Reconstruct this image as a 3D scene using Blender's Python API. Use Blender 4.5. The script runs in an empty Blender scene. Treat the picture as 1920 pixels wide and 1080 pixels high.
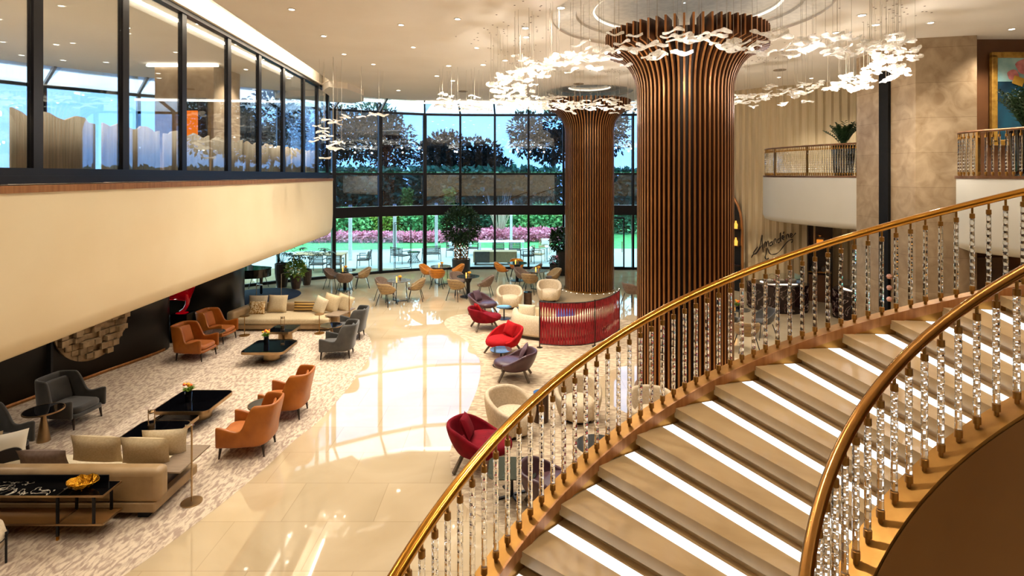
import bpy, bmesh, math, random
from mathutils import Vector, Matrix
R = math.radians
PI = math.pi
C = bpy.context.scene.collection
sc = bpy.context.scene
F, EYE, HZ = 1040.0, 4.5, 328.0          # focal length in px (1920 wide), eye height in m, horizon row

# ------------------------------------------------------------------ camera
cd = bpy.data.cameras.new('camera'); cam = bpy.data.objects.new('camera', cd); C.objects.link(cam)
cam.location = (0, 0, EYE); cam.rotation_euler = (R(90), 0, 0)
cd.sensor_width = 36; cd.lens = 36 * F / 1920; cd.shift_y = -(540 - HZ) / 1920
cd.clip_start = .05; cd.clip_end = 300
sc.camera = cam
# ------------------------------------------------------------------ world, exposure
w = bpy.data.worlds.new('world'); sc.world = w; w.use_nodes = True
nt = w.node_tree; bgn = nt.nodes['Background']
tc = nt.nodes.new('ShaderNodeTexCoord'); nz = nt.nodes.new('ShaderNodeTexNoise'); cr = nt.nodes.new('ShaderNodeValToRGB')
nz.inputs['Scale'].default_value = 2.2; nz.inputs['Detail'].default_value = 5
cr.color_ramp.elements[0].position = .38; cr.color_ramp.elements[0].color = (.45, .72, 1, 1)
cr.color_ramp.elements[1].position = .66; cr.color_ramp.elements[1].color = (.92, .97, 1, 1)
nt.links.new(tc.outputs['Generated'], nz.inputs['Vector']); nt.links.new(nz.outputs['Fac'], cr.inputs['Fac'])
nt.links.new(cr.outputs['Color'], bgn.inputs['Color'])
bgn.inputs['Strength'].default_value = 3.9
vs = sc.view_settings
vs.view_transform = 'Standard'; vs.look = 'None'; vs.gamma = 1; vs.use_curve_mapping = False
vs.exposure = 0.42
cy = sc.cycles
cy.max_bounces = 9; cy.diffuse_bounces = 5; cy.glossy_bounces = 4; cy.transmission_bounces = 6; cy.transparent_max_bounces = 16
cy.caustics_reflective = False; cy.caustics_refractive = False
cy.sample_clamp_indirect = 6.0; cy.use_denoising = True
SPOT_W = 300.0

# ------------------------------------------------------------------ placing helpers
def P(px, py, z=0.0):                     # point at height z seen at a pixel of the photo
    Y = F * (EYE - z) / (py - HZ); return ((px - 960) / F * Y, Y, z)
def rzf(dx, dy): return math.atan2(dx, -dy)          # a thing's front is its local -Y
# ------------------------------------------------------------------ materials
def lin(h):
    h = h.lstrip('#'); v = [int(h[i:i+2], 16) / 255 for i in (0, 2, 4)]
    return tuple((x / 12.92 if x <= .04045 else ((x + .055) / 1.055) ** 2.4) for x in v)
MATS = {}
def mat(name, a, b=None, rough=.5, metal=0.0, scale=8.0, stretch=(1, 1, 1), detail=4, bump=0.0, bscale=None, spec=.5, lo=.35, hi=.65,
        trans=0.0, ior=1.45, coat=0.0, sheen=0.0, dist=0.0, emit=0.0):
    if name in MATS: return MATS[name]
    m = bpy.data.materials.new(name); m.use_nodes = True; t = m.node_tree; n = t.nodes; p = n['Principled BSDF']
    ca = lin(a); p.inputs['Base Color'].default_value = (*ca, 1)
    p.inputs['Roughness'].default_value = rough; p.inputs['Metallic'].default_value = metal
    p.inputs['Specular IOR Level'].default_value = spec; p.inputs['IOR'].default_value = ior
    p.inputs['Transmission Weight'].default_value = trans; p.inputs['Coat Weight'].default_value = coat
    p.inputs['Coat Roughness'].default_value = .05
    p.inputs['Sheen Weight'].default_value = sheen
    tc = n.new('ShaderNodeTexCoord'); mp = n.new('ShaderNodeMapping'); mp.inputs['Scale'].default_value = stretch
    t.links.new(tc.outputs['Object'], mp.inputs['Vector'])
    nz = n.new('ShaderNodeTexNoise'); nz.inputs['Scale'].default_value = scale; nz.inputs['Detail'].default_value = detail
    nz.inputs['Distortion'].default_value = dist
    t.links.new(mp.outputs['Vector'], nz.inputs['Vector'])
    if b is None:
        b = '#' + ''.join('%02x' % max(0, min(255, int(int(a.lstrip('#')[i:i+2], 16) * .93))) for i in (0, 2, 4))
    r = n.new('ShaderNodeValToRGB'); r.color_ramp.elements[0].color = (*ca, 1); r.color_ramp.elements[1].color = (*lin(b), 1)
    r.color_ramp.elements[0].position = lo; r.color_ramp.elements[1].position = hi
    t.links.new(nz.outputs['Fac'], r.inputs['Fac']); t.links.new(r.outputs['Color'], p.inputs['Base Color'])
    if bump:
        bz = n.new('ShaderNodeTexNoise'); bz.inputs['Scale'].default_value = bscale or scale * 4; bz.inputs['Detail'].default_value = 3
        t.links.new(mp.outputs['Vector'], bz.inputs['Vector'])
        bn = n.new('ShaderNodeBump'); bn.inputs['Strength'].default_value = bump; bn.inputs['Distance'].default_value = .02
        t.links.new(bz.outputs['Fac'], bn.inputs['Height']); t.links.new(bn.outputs['Normal'], p.inputs['Normal'])
    MATS[name] = m; return m
def emis(name, col, s):
    if name in MATS: return MATS[name]
    m = bpy.data.materials.new(name); m.use_nodes = True; t = m.node_tree
    for x in list(t.nodes): t.nodes.remove(x)
    e = t.nodes.new('ShaderNodeEmission'); e.inputs['Color'].default_value = (*lin(col), 1); e.inputs['Strength'].default_value = s
    o = t.nodes.new('ShaderNodeOutputMaterial'); t.links.new(e.outputs[0], o.inputs[0]); MATS[name] = m; return m
def pane(name, tint, refl, rough=0.0, grefl=None, slope=.6):
    if name in MATS: return MATS[name]
    m = bpy.data.materials.new(name); m.use_nodes = True; t = m.node_tree
    for x in list(t.nodes): t.nodes.remove(x)
    tr = t.nodes.new('ShaderNodeBsdfTransparent'); tr.inputs['Color'].default_value = (*tint, 1)
    g = t.nodes.new('ShaderNodeBsdfGlossy'); g.inputs['Roughness'].default_value = rough
    g.inputs['Color'].default_value = (*(grefl or (.9, .95, 1)), 1)
    lw = t.nodes.new('ShaderNodeLayerWeight'); lw.inputs['Blend'].default_value = .35
    mr = t.nodes.new('ShaderNodeMapRange'); mr.inputs['To Min'].default_value = refl; mr.inputs['To Max'].default_value = min(1, refl + slope)
    mx = t.nodes.new('ShaderNodeMixShader'); o = t.nodes.new('ShaderNodeOutputMaterial')
    t.links.new(lw.outputs['Fresnel'], mr.inputs['Value'])
    mr.inputs['From Min'].default_value = .08
    t.links.new(mr.outputs['Result'], mx.inputs['Fac']); t.links.new(tr.outputs[0], mx.inputs[1]); t.links.new(g.outputs[0], mx.inputs[2])
    t.links.new(mx.outputs[0], o.inputs[0]); MATS[name] = m; return m

M = {}
M['paint'] = mat('ceiling paint', '#eee4d6', '#e9decf', rough=.7, scale=.6)
M['white'] = mat('white paint', '#efe8dc', rough=.6)
M['cream'] = mat('cream plaster', '#ecd9b2', '#e8d3aa', rough=.55, scale=.8)
M['greycream'] = mat('pale plaster', '#cdc7b9', '#cac4b5', rough=.55, scale=1)
M['mezzfloor'] = mat('beige mezzanine carpet', '#b5a48c', '#a8967d', rough=.95)
M['beigewall'] = mat('beige wall', '#8d7b66', rough=.6)
M['blackwall'] = mat('black lacquer panel', '#1c1917', '#15120f', rough=.32, scale=1.5, spec=.5)
M['blackmetal'] = mat('black metal', '#17161a', rough=.35, metal=.4)
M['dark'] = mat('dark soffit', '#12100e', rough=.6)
M['bronze'] = mat('brushed bronze', '#ad7643', '#935f33', rough=.36, metal=.4, scale=3, stretch=(6, 6, .4))
M['bronzecap'] = mat('antique bronze', '#a87a3a', '#93672c', rough=.38, metal=.8, scale=5)
M['drum'] = mat('dark bronze sheet', '#8a6030', '#81582a', rough=.5, metal=.1, scale=1.2)
M['brass'] = mat('polished brass', '#c98f3a', '#b9802f', rough=.16, metal=1.0, scale=3)
M['agedbrass'] = mat('aged brass', '#b98748', '#a37136', rough=.22, metal=1.0, scale=3)
M['gold'] = mat('gold leaf', '#e0a935', '#b07a1c', rough=.25, metal=1.0, scale=20, bump=.6)
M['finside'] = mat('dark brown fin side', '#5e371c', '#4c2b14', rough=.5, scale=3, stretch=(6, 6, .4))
M['balcbronze'] = mat('brown bronze', '#80583a', '#6e4a2e', rough=.35, metal=.6)
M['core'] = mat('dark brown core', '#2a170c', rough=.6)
M['crystal'] = mat('clear crystal', '#ffffff', '#fbfdff', rough=.03, trans=1.0, ior=1.42)
M['leather'] = mat('cognac leather', '#a55f20', '#925016', rough=.36, scale=5, bump=.06, bscale=90)
M['leatherseat'] = mat('cognac leather seat', '#b26a38', '#a25c2c', rough=.32, scale=5)
M['greyvelvet'] = mat('grey velvet', '#403c36', '#33302b', rough=.75, scale=6, sheen=.3)
M['walnut'] = mat('dark walnut', '#2e1c13', '#231409', rough=.4, scale=12)
M['taupe'] = mat('taupe leather', '#a0845f', '#937752', rough=.42, scale=5)
M['linen'] = mat('beige linen', '#c3ae8a', '#b5a07b', rough=.9, scale=40, bump=.15, bscale=200)
M['linenl'] = mat('light linen', '#d3c3a4', '#c4b292', rough=.9, scale=40, bump=.15, bscale=200)
M['boucle'] = mat('cream boucle', '#d2bfa2', '#c2ae90', rough=.95, scale=30, bump=.3, bscale=120)
M['chairtan'] = mat('tan upholstery', '#a98f6a', '#9a8059', rough=.8, scale=20)
M['chairtaupe'] = mat('taupe upholstery', '#7f6a5c', '#705c4f', rough=.8, scale=20)
M['chairorange'] = mat('orange leather', '#d88a2c', '#c67a20', rough=.45, scale=10)
M['red'] = mat('red velvet', '#a80f14', '#8f0a10', rough=.85, scale=6, spec=.2)
M['crimson'] = mat('crimson velvet', '#7d0719', '#690513', rough=.85, scale=6, spec=.2)
M['redcord'] = mat('red cord', '#9c1420', '#7f0d17', rough=.55, scale=10)
M['plum'] = mat('plum leather', '#4f3236', '#43292e', rough=.35, scale=6)
M['plumfab'] = mat('plum fabric', '#5a4048', '#4d353d', rough=.8, scale=20)
M['taper'] = mat('grey oak', '#6c5d4d', '#5b4d3f', rough=.5, scale=14)
M['blackglass'] = mat('black glass', '#07070a', '#050507', rough=.03, spec=.7, coat=.3)
M['smoke'] = mat('smoked glass top', '#3c4040', '#343838', rough=.05, spec=.8)
M['chrome'] = mat('polished steel', '#c9c5c0', rough=.1, metal=1.0)
M['champagne'] = mat('champagne metal', '#b59a76', '#a68b66', rough=.3, metal=1.0, scale=4)
M['greywood'] = mat('grey stained wood', '#8d7a66', '#7e6b58', rough=.4, scale=6, stretch=(1, 8, 1))
M['darkpot'] = mat('charcoal planter', '#2b2623', '#221d1a', rough=.5)
M['ribpot'] = mat('brown ribbed planter', '#4b3a2f', '#3c2d24', rough=.5)
M['leaf'] = mat('deep green leaf', '#2f4a22', '#1e3417', rough=.5, scale=6)
M['leafl'] = mat('fresh green leaf', '#8fae45', '#5f8630', rough=.5, scale=5)
M['leafb'] = mat('bright hedge leaf', '#8fcf86', '#4f9a60', rough=.6, scale=1.2)
M['leafd'] = mat('dark hedge leaf', '#3d7a5a', '#1f4a38', rough=.6, scale=1.2)
M['treed'] = mat('dark tree leaf', '#12201b', '#0d1814', rough=.7, scale=1)
M['pinkflower'] = mat('pink begonia', '#eda0bd', '#c05f80', rough=.6, scale=2.5)
M['grass'] = mat('lawn grass', '#5fae6c', '#4a9a58', rough=.9, scale=3, bump=.3, bscale=60)
M['terrace'] = mat('terrace stone', '#c9cfcf', '#b9c0c2', rough=.35, scale=1.4, stretch=(1, 6, 1))
M['yellowflower'] = mat('yellow flower', '#f0b52c', '#e39a1e', rough=.6, scale=20)
M['orangeflower'] = mat('orange flower', '#e8751e', '#d8481e', rough=.6, scale=20)
M['redgloss'] = mat('red glass lacquer', '#d0061e', '#b8041a', rough=.06, coat=.8, spec=.8)
M['blacklacq'] = mat('black lacquer', '#050506', rough=.05, coat=.8)
M['navyrug'] = mat('navy carpet', '#16223c', '#101a30', rough=.95, scale=30)
M['blockwood'] = mat('weathered wood block', '#a58a66', '#7e6748', rough=.7, scale=5)
M['brownpanel'] = mat('brown leather panel', '#6b4426', '#5f3b20', rough=.5, scale=2)
M['wovengrey'] = mat('grey rope weave', '#4c4a48', '#3b3937', rough=.8)
M['teak'] = mat('teak', '#b08f68', '#9a7a55', rough=.55, scale=6, stretch=(8, 1, 1))
M['whitecloth'] = mat('white outdoor cushion', '#e9ecec', rough=.9)
M['petal'] = None
M['marbledark'] = mat('dark red veined marble', '#2a1514', '#1a0c0d', rough=.12, scale=3)
M['led'] = emis('white tread glow', '#fffdf8', 1.5); M['ringled'] = emis('dish led', '#fff0d8', 1.3)
M['cove'] = emis('cove led', '#fff0d8', 20.0)
M['lens'] = emis('downlight lens', '#fff3dd', 9.0)
M['bulb'] = emis('chandelier bulb', '#fff6e8', 7.0)
M['mattblack'] = mat('matt black strip', '#15120f', '#100d0b', rough=.7, spec=.2)
M['flame'] = emis('candle glow', '#ffb347', 3.0)
M['glassup'] = pane('tinted upper glass', (.50, .66, .84), .20)
M['glasslow'] = pane('clear door glass', (.84, 1.0, .98), .035)
M['glassmezz'] = pane('mezzanine glass', (.92, .94, .94), .03, slope=.22)
M['glassmid'] = pane('tinted middle glass', (.42, .55, .78), .26)
M['glassclear'] = pane('clear glass', (.95, .97, .97), .06)

def special():
    # polished marble floor
    m = mat('polished cream marble', '#cdb897', '#b9a27e', rough=.03, scale=.55, detail=8, dist=1.2, spec=.9, lo=.3, hi=.72)
    t = m.node_tree; n = t.nodes; p = n['Principled BSDF']; p.inputs['IOR'].default_value = 1.8
    ramp = [x for x in n if x.type == 'VALTORGB'][0]
    br = n.new('ShaderNodeTexBrick'); br.inputs['Scale'].default_value = 1.0
    br.inputs['Brick Width'].default_value = 1.2; br.inputs['Row Height'].default_value = .9; br.inputs['Mortar Size'].default_value = .006
    br.inputs['Color1'].default_value = (1, 1, 1, 1); br.inputs['Color2'].default_value = (.88, .88, .87, 1); br.inputs['Mortar'].default_value = (.74, .72, .7, 1)
    tc = [x for x in n if x.type == 'TEX_COORD'][0]; t.links.new(tc.outputs['Object'], br.inputs['Vector'])
    mx = n.new('ShaderNodeMix'); mx.data_type = 'RGBA'; mx.blend_type = 'MULTIPLY'; mx.inputs['Factor'].default_value = 1
    t.links.new(ramp.outputs['Color'], mx.inputs['A']); t.links.new(br.outputs['Color'], mx.inputs['B'])
    t.links.new(mx.outputs['Result'], p.inputs['Base Color']); M['marble'] = m
    # stair marble
    M['stair'] = mat('honey stair marble', '#b99b6f', '#a5865a', rough=.32, scale=1.6, detail=9, dist=1.5, spec=.6, lo=.3, hi=.75)
    # travertine wall tiles
    m = mat('travertine wall tile', '#b8a080', '#927859', rough=.3, scale=2.6, detail=12, dist=1.1, lo=.3, hi=.72)
    t = m.node_tree; n = t.nodes; p = n['Principled BSDF']; ramp = [x for x in n if x.type == 'VALTORGB'][0]
    tc = [x for x in n if x.type == 'TEX_COORD'][0]
    sp = n.new('ShaderNodeSeparateXYZ'); t.links.new(tc.outputs['Object'], sp.inputs[0])
    ad = n.new('ShaderNodeMath'); ad.operation = 'ADD'; t.links.new(sp.outputs['X'], ad.inputs[0]); t.links.new(sp.outputs['Y'], ad.inputs[1])
    cb = n.new('ShaderNodeCombineXYZ'); t.links.new(ad.outputs[0], cb.inputs['X']); t.links.new(sp.outputs['Z'], cb.inputs['Y'])
    br = n.new('ShaderNodeTexBrick'); br.offset = 0; br.inputs['Scale'].default_value = 1
    br.inputs['Brick Width'].default_value = 1.35; br.inputs['Row Height'].default_value = .84; br.inputs['Mortar Size'].default_value = .005
    br.inputs['Color1'].default_value = (1, 1, 1, 1); br.inputs['Color2'].default_value = (.84, .82, .8, 1); br.inputs['Mortar'].default_value = (.6, .55, .5, 1)
    t.links.new(cb.outputs[0], br.inputs['Vector'])
    mx = n.new('ShaderNodeMix'); mx.data_type = 'RGBA'; mx.blend_type = 'MULTIPLY'; mx.inputs['Factor'].default_value = 1
    t.links.new(ramp.outputs['Color'], mx.inputs['A']); t.links.new(br.outputs['Color'], mx.inputs['B'])
    t.links.new(mx.outputs['Result'], p.inputs['Base Color']); M['travertine'] = m
    # carpets: brushed flecks
    M['carpetl'] = mat('flecked beige carpet', '#cdbba3', '#a08b7b', rough=1, scale=13, stretch=(1.6, .6, 1), detail=6, dist=.6, bump=.4, bscale=40, spec=.1, lo=.42, hi=.6)
    M['carpetr'] = mat('flecked sand carpet', '#c6b295', '#9f8a73', rough=1, scale=8, stretch=(.7, 1.8, 1), detail=6, dist=.8, bump=.4, bscale=40, spec=.1, lo=.42, hi=.6)
    # fluted fabric panel wall
    M['flute'] = mat('pale timber fluting', '#cbb794', '#bca782', rough=.6, scale=3, stretch=(3, 3, .2))
    M['screenfab'] = mat('striated screen fabric', '#a89a84', '#8b7c67', rough=.8, scale=7, stretch=(4, 4, .15), detail=5)
    # veined black marble
    def veins(name, base, vein, sc_):
        m = mat(name, base, rough=.1, scale=3)
        t = m.node_tree; n = t.nodes; p = n['Principled BSDF']; tc = [x for x in n if x.type == 'TEX_COORD'][0]
        nz = n.new('ShaderNodeTexNoise'); nz.inputs['Scale'].default_value = sc_; nz.inputs['Detail'].default_value = 6; nz.inputs['Distortion'].default_value = 1.6
        t.links.new(tc.outputs['Object'], nz.inputs['Vector'])
        r = n.new('ShaderNodeValToRGB'); e = r.color_ramp.elements
        e[0].position = .485; e[0].color = (*lin(base), 1); e[1].position = .5; e[1].color = (*lin(vein), 1)
        x = r.color_ramp.elements.new(.515); x.color = (*lin(base), 1)
        t.links.new(nz.outputs['Fac'], r.inputs['Fac']); t.links.new(r.outputs['Color'], p.inputs['Base Color']); return m
    M['blackmarble'] = veins('black veined marble', '#0c0b0b', '#cfc3ae', 3.0)
    M['redmarble'] = veins('dark red veined marble slab', '#241313', '#a89488', 2.2)
    # chandelier petals: frosted blown glass
    m = bpy.data.materials.new('frosted blown glass'); m.use_nodes = True; t = m.node_tree
    p = t.nodes['Principled BSDF']; p.inputs['Base Color'].default_value = (1, .98, .94, 1); p.inputs['Roughness'].default_value = .12
    tl = t.nodes.new('ShaderNodeBsdfTranslucent'); tl.inputs['Color'].default_value = (1, .97, .92, 1)
    tr = t.nodes.new('ShaderNodeBsdfTransparent'); tr.inputs['Color'].default_value = (1, .99, .96, 1)
    nz = t.nodes.new('ShaderNodeTexNoise'); nz.inputs['Scale'].default_value = 22; tcn = t.nodes.new('ShaderNodeTexCoord')
    t.links.new(tcn.outputs['Object'], nz.inputs['Vector'])
    mr = t.nodes.new('ShaderNodeMapRange'); mr.inputs['From Min'].default_value = .3; mr.inputs['From Max'].default_value = .7
    mr.inputs['To Min'].default_value = .15; mr.inputs['To Max'].default_value = .5; t.links.new(nz.outputs['Fac'], mr.inputs['Value'])
    a = t.nodes.new('ShaderNodeMixShader'); a.inputs['Fac'].default_value = .45; b = t.nodes.new('ShaderNodeMixShader')
    t.links.new(p.outputs[0], a.inputs[1]); t.links.new(tl.outputs[0], a.inputs[2])
    t.links.new(mr.outputs['Result'], b.inputs['Fac']); t.links.new(a.outputs[0], b.inputs[1]); t.links.new(tr.outputs[0], b.inputs[2])
    t.links.new(b.outputs[0], t.nodes['Material Output'].inputs[0]); M['petal'] = m
    # paintings and cushions with a pattern of their own
    M['goldweave'] = mat('gold leaf print fabric', '#d9c39a', '#9a6f2c', rough=.7, scale=26, lo=.47, hi=.53)
    m = mat('gold striped fabric', '#b8914a', '#4f3614', rough=.45, scale=2, spec=.6)
    t = m.node_tree; n = t.nodes; wv = n.new('ShaderNodeTexWave'); wv.bands_direction = 'Z'; wv.inputs['Scale'].default_value = 4; wv.inputs['Distortion'].default_value = .4
    tc = [x for x in n if x.type == 'TEX_COORD'][0]; t.links.new(tc.outputs['Object'], wv.inputs['Vector'])
    t.links.new(wv.outputs['Fac'], [x for x in n if x.type == 'VALTORGB'][0].inputs['Fac']); M['goldstripe'] = m
    M['blackwhite'] = mat('cream fabric with black block', '#f0e7d3', '#241d1b', rough=.8, scale=1.6, detail=0, lo=.55, hi=.56)
    M['canvas'] = mat('blue abstract canvas', '#12485a', '#0b2838', rough=.6, scale=2, detail=6)
special()

# ------------------------------------------------------------------ mesh building
class MB:
    def __init__(s): s.v = []; s.f = []
    def add(s, vs, fs, mtx=None):
        o = len(s.v)
        s.v += [tuple(mtx @ Vector(v)) if mtx else tuple(v) for v in vs]; s.f += [tuple(i + o for i in f) for f in fs]; return s
    def box(s, c, d, rz=0.0, rx=0.0, ry=0.0):
        x, y, z = d[0] / 2, d[1] / 2, d[2] / 2
        m = Matrix.Translation(c) @ Matrix.Rotation(rz, 4, 'Z') @ Matrix.Rotation(ry, 4, 'Y') @ Matrix.Rotation(rx, 4, 'X')
        vs = [(-x, -y, -z), (x, -y, -z), (x, y, -z), (-x, y, -z), (-x, -y, z), (x, -y, z), (x, y, z), (-x, y, z)]
        return s.add(vs, [(3, 2, 1, 0), (4, 5, 6, 7), (0, 1, 5, 4), (1, 2, 6, 5), (2, 3, 7, 6), (3, 0, 4, 7)], m)
    def beam(s, a, b, wx, wz):                     # rectangular bar from a to b (horizontal-ish), width and height
        a, b = Vector(a), Vector(b); d = b - a; L = d.length
        rz = math.atan2(d.y, d.x); ry = -math.asin(max(-1, min(1, d.z / L)))
        return s.box((a + b) / 2, (L, wx, wz), rz, 0, ry)
    def tube(s, pts, r, n=8, closed=False, sy=1.0):
        pts = [Vector(p) for p in pts]; k = len(pts); rs = r if isinstance(r, (list, tuple)) else [r] * k
        up = None; o = len(s.v)
        for i, p in enumerate(pts):
            if closed: d = pts[(i + 1) % k] - pts[i - 1]
            else: d = pts[min(i + 1, k - 1)] - pts[max(i - 1, 0)]
            d = d.normalized() if d.length > 1e-9 else Vector((0, 0, 1))
            if up is None: up = Vector((0, 0, 1)) if abs(d.z) < .9 else Vector((1, 0, 0))
            a = d.cross(up)
            if a.length < 1e-6: a = d.orthogonal()
            a.normalize(); b = a.cross(d).normalized(); up = b
            for j in range(n):
                t = 2 * PI * j / n; s.v.append(tuple(p + (a * math.cos(t) + b * math.sin(t) * sy) * rs[i]))
        for i in range(k if closed else k - 1):
            for j in range(n):
                q = (i + 1) % k
                s.f.append((o + i * n + j, o + i * n + (j + 1) % n, o + q * n + (j + 1) % n, o + q * n + j))
        if not closed:
            s.f.append(tuple(o + j for j in reversed(range(n)))); s.f.append(tuple(o + (k - 1) * n + j for j in range(n)))
        return s
    def lathe(s, prof, n=24, c=(0, 0, 0), cap=True, tw=0.0):
        o = len(s.v); k = len(prof)
        for i, (r, z) in enumerate(prof):
            for j in range(n):
                t = 2 * PI * j / n + tw * i; s.v.append((c[0] + r * math.cos(t), c[1] + r * math.sin(t), c[2] + z))
        for i in range(k - 1):
            for j in range(n): s.f.append((o + i * n + j, o + i * n + (j + 1) % n, o + (i + 1) * n + (j + 1) % n, o + (i + 1) * n + j))
        if cap:
            s.f.append(tuple(o + j for j in reversed(range(n)))); s.f.append(tuple(o + (k - 1) * n + j for j in range(n)))
        return s
    def prism(s, poly, z0, z1, mtx=None):
        n = len(poly); vs = [(x, y, z0) for x, y in poly] + [(x, y, z1) for x, y in poly]
        fs = [tuple(reversed(range(n))), tuple(range(n, 2 * n))] + [(i, (i + 1) % n, (i + 1) % n + n, i + n) for i in range(n)]
        return s.add(vs, fs, mtx)
    def grid(s, g, closeu=False):
        o = len(s.v); a = len(g); b = len(g[0])
        for row in g: s.v += [tuple(p) for p in row]
        for i in range(a if closeu else a - 1):
            for j in range(b - 1):
                q = (i + 1) % a; s.f.append((o + i * b + j, o + q * b + j, o + q * b + j + 1, o + i * b + j + 1))
        return s
    def leaf(s, p, d, up, L, wd, bend=.15):
        p, d = Vector(p), Vector(d).normalized(); a = d.cross(Vector(up))
        a = a.normalized() if a.length > 1e-6 else d.orthogonal().normalized(); nn = a.cross(d)
        m = p + d * L * .5 + nn * L * bend; e = p + d * L
        return s.add([p, m + a * wd / 2, e, m - a * wd / 2], [(0, 1, 2, 3)])
    def mesh(s, name, m=None, smooth=40):
        me = bpy.data.meshes.new(name); me.from_pydata(s.v, [], s.f); me.validate(); me.update()
        b = bmesh.new(); b.from_mesh(me); bmesh.ops.recalc_face_normals(b, faces=b.faces); b.to_mesh(me); b.free()
        if smooth:
            me.polygons.foreach_set('use_smooth', [True] * len(me.polygons)); me.set_sharp_from_angle(angle=R(smooth))
        if m: me.materials.append(m)
        return me
    def build(s, name, m=None, parent=None, loc=(0, 0, 0), rz=0.0, bevel=0.0, bseg=2, solid=0.0, sub=0, smooth=40, off=0.0):
        me = s.mesh(name, m, smooth); o = bpy.data.objects.new(name, me); C.objects.link(o)
        o.location = loc; o.rotation_euler = (0, 0, rz)
        if parent: o.parent = parent
        if solid:
            x = o.modifiers.new('solid', 'SOLIDIFY'); x.thickness = solid; x.offset = off
        if bevel:
            x = o.modifiers.new('bevel', 'BEVEL'); x.width = bevel; x.segments = bseg; x.limit_method = 'ANGLE'; x.angle_limit = R(35)
        if sub:
            x = o.modifiers.new('sub', 'SUBSURF'); x.levels = sub; x.render_levels = sub
        return o
LABELS = {}
def tag(o, label, cat, group=None):
    o['label'] = label; o['category'] = cat
    if group: o['group'] = group
    return o
def thing(name, label, cat, loc=(0, 0, 0), rz=0.0, group=None):
    o = bpy.data.objects.new(name, None); C.objects.link(o); o.location = loc; o.rotation_euler = (0, 0, rz); o.empty_display_size = .1
    return tag(o, label, cat, group)
def struct(o, label=None, cat=None):
    o['kind'] = 'structure'
    if label: o['label'] = label
    if cat: o['category'] = cat
    return o
def ref(name, me, parent, loc=(0, 0, 0), rz=0.0):     # another object on shared mesh data
    o = bpy.data.objects.new(name, me); C.objects.link(o); o.location = loc; o.rotation_euler = (0, 0, rz)
    if parent: o.parent = parent
    return o
def copy_tree(o, loc=None, rz=None, label=None, parent=None):
    c = o.copy(); C.objects.link(c)
    if parent: c.parent = parent
    if loc is not None: c.location = loc
    if rz is not None: c.rotation_euler = (0, 0, rz)
    if label: c['label'] = label
    for ch in list(o.children):
        copy_tree(ch, parent=c)
    return c
def recolor(root, old, new):
    for ch in root.children_recursive:
        if ch.type == 'MESH' and ch.data.materials and ch.data.materials[0] == old:
            ch.data = ch.data.copy(); ch.data.materials[0] = new
def fill2d(name, loops, z, m, thick=0.0):
    cu = bpy.data.curves.new(name, 'CURVE'); cu.dimensions = '2D'; cu.fill_mode = 'BOTH'; cu.extrude = thick / 2
    for lp in loops:
        s = cu.splines.new('POLY'); s.points.add(len(lp) - 1); s.use_cyclic_u = True
        for q, p in zip(s.points, lp): q.co = (p[0], p[1], 0, 1)
    t = bpy.data.objects.new('t', cu); C.objects.link(t)
    dg = bpy.context.evaluated_depsgraph_get(); me = bpy.data.meshes.new_from_object(t.evaluated_get(dg))
    bpy.data.objects.remove(t); bpy.data.curves.remove(cu)
    me.name = name; me.materials.clear(); me.materials.append(m)
    o = bpy.data.objects.new(name, me); C.objects.link(o); o.location = (0, 0, z); return o
def smoothcurve(pts, n=8, closed=True):
    out = []; k = len(pts)
    for i in range(k if closed else k - 1):
        p0, p1, p2, p3 = (pts[(i - 1) % k] if closed else pts[max(i - 1, 0)]), pts[i], (pts[(i + 1) % k] if closed else pts[i + 1]), (pts[(i + 2) % k] if closed else pts[min(i + 2, k - 1)])
        for j in range(n):
            t = j / n
            out.append(tuple(.5 * (2 * b + (c - a) * t + (2 * a - 5 * b + 4 * c - d) * t * t + (3 * b - a - 3 * c + d) * t ** 3) for a, b, c, d in zip(p0, p1, p2, p3)))
    if not closed: out.append(tuple(pts[-1]))
    return out
def sst(t): t = max(0, min(1, t)); return t * t * (3 - 2 * t)
def rrect(w, d, r, n=5):
    out = []
    for cx, cy, a in ((w / 2 - r, d / 2 - r, 0), (-w / 2 + r, d / 2 - r, 90), (-w / 2 + r, -d / 2 + r, 180), (w / 2 - r, -d / 2 + r, 270)):
        for i in range(n + 1):
            t = R(a + 90 * i / n); out.append((cx + r * math.cos(t), cy + r * math.sin(t)))
    return out
# ================================================================== THE SETTING
CEIL = 7.8
FAC = [(-18.6, 9.2), (-18.2, 11.4), (-17.5, 13.6), (-16.5, 15.8), (-15.1, 17.9), (-13.4, 19.9), (-11.6, 21.6), (-9.75, 23.1), (-7.82, 24.3), (-6.04, 25.4), (-4.13, 26.25),
       (-2.47, 26.5), (-.82, 26.55), (.79, 26.55), (2.46, 26.5), (4.1, 26.45), (5.75, 26.4), (7.4, 26.35)]
fl = MB(); fl.box((-1.5, 8.9, -.1), (36, 35.6, .2))
struct(fl.build('floor', M['marble'], smooth=0))
terr = MB(); terr.prism([(-40, 5), (-19.5, 5), (-18.9, 9.2), (-18.4, 11.5), (-17.7, 13.8), (-16.7, 16), (-15.3, 18.1), (-13.6, 20.1), (-11.8, 21.8), (-9.9, 23.3), (-8, 24.5), (-6.2, 25.6), (-4.2, 26.5), (-2.5, 26.72), (9, 26.72), (9, 34), (-4, 34.5), (-12, 33), (-24, 29)], -.2, -.03)
struct(terr.build('ground_terrace', M['terrace'], smooth=0))
lawn = MB(); lawn.prism([(-60, 20), (-24, 29), (-12, 33), (-4, 34.5), (9, 34), (40, 34), (40, 75), (-60, 75)], -.25, -.05)
struct(lawn.build('ground_lawn', M['grass'], smooth=0))

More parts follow.
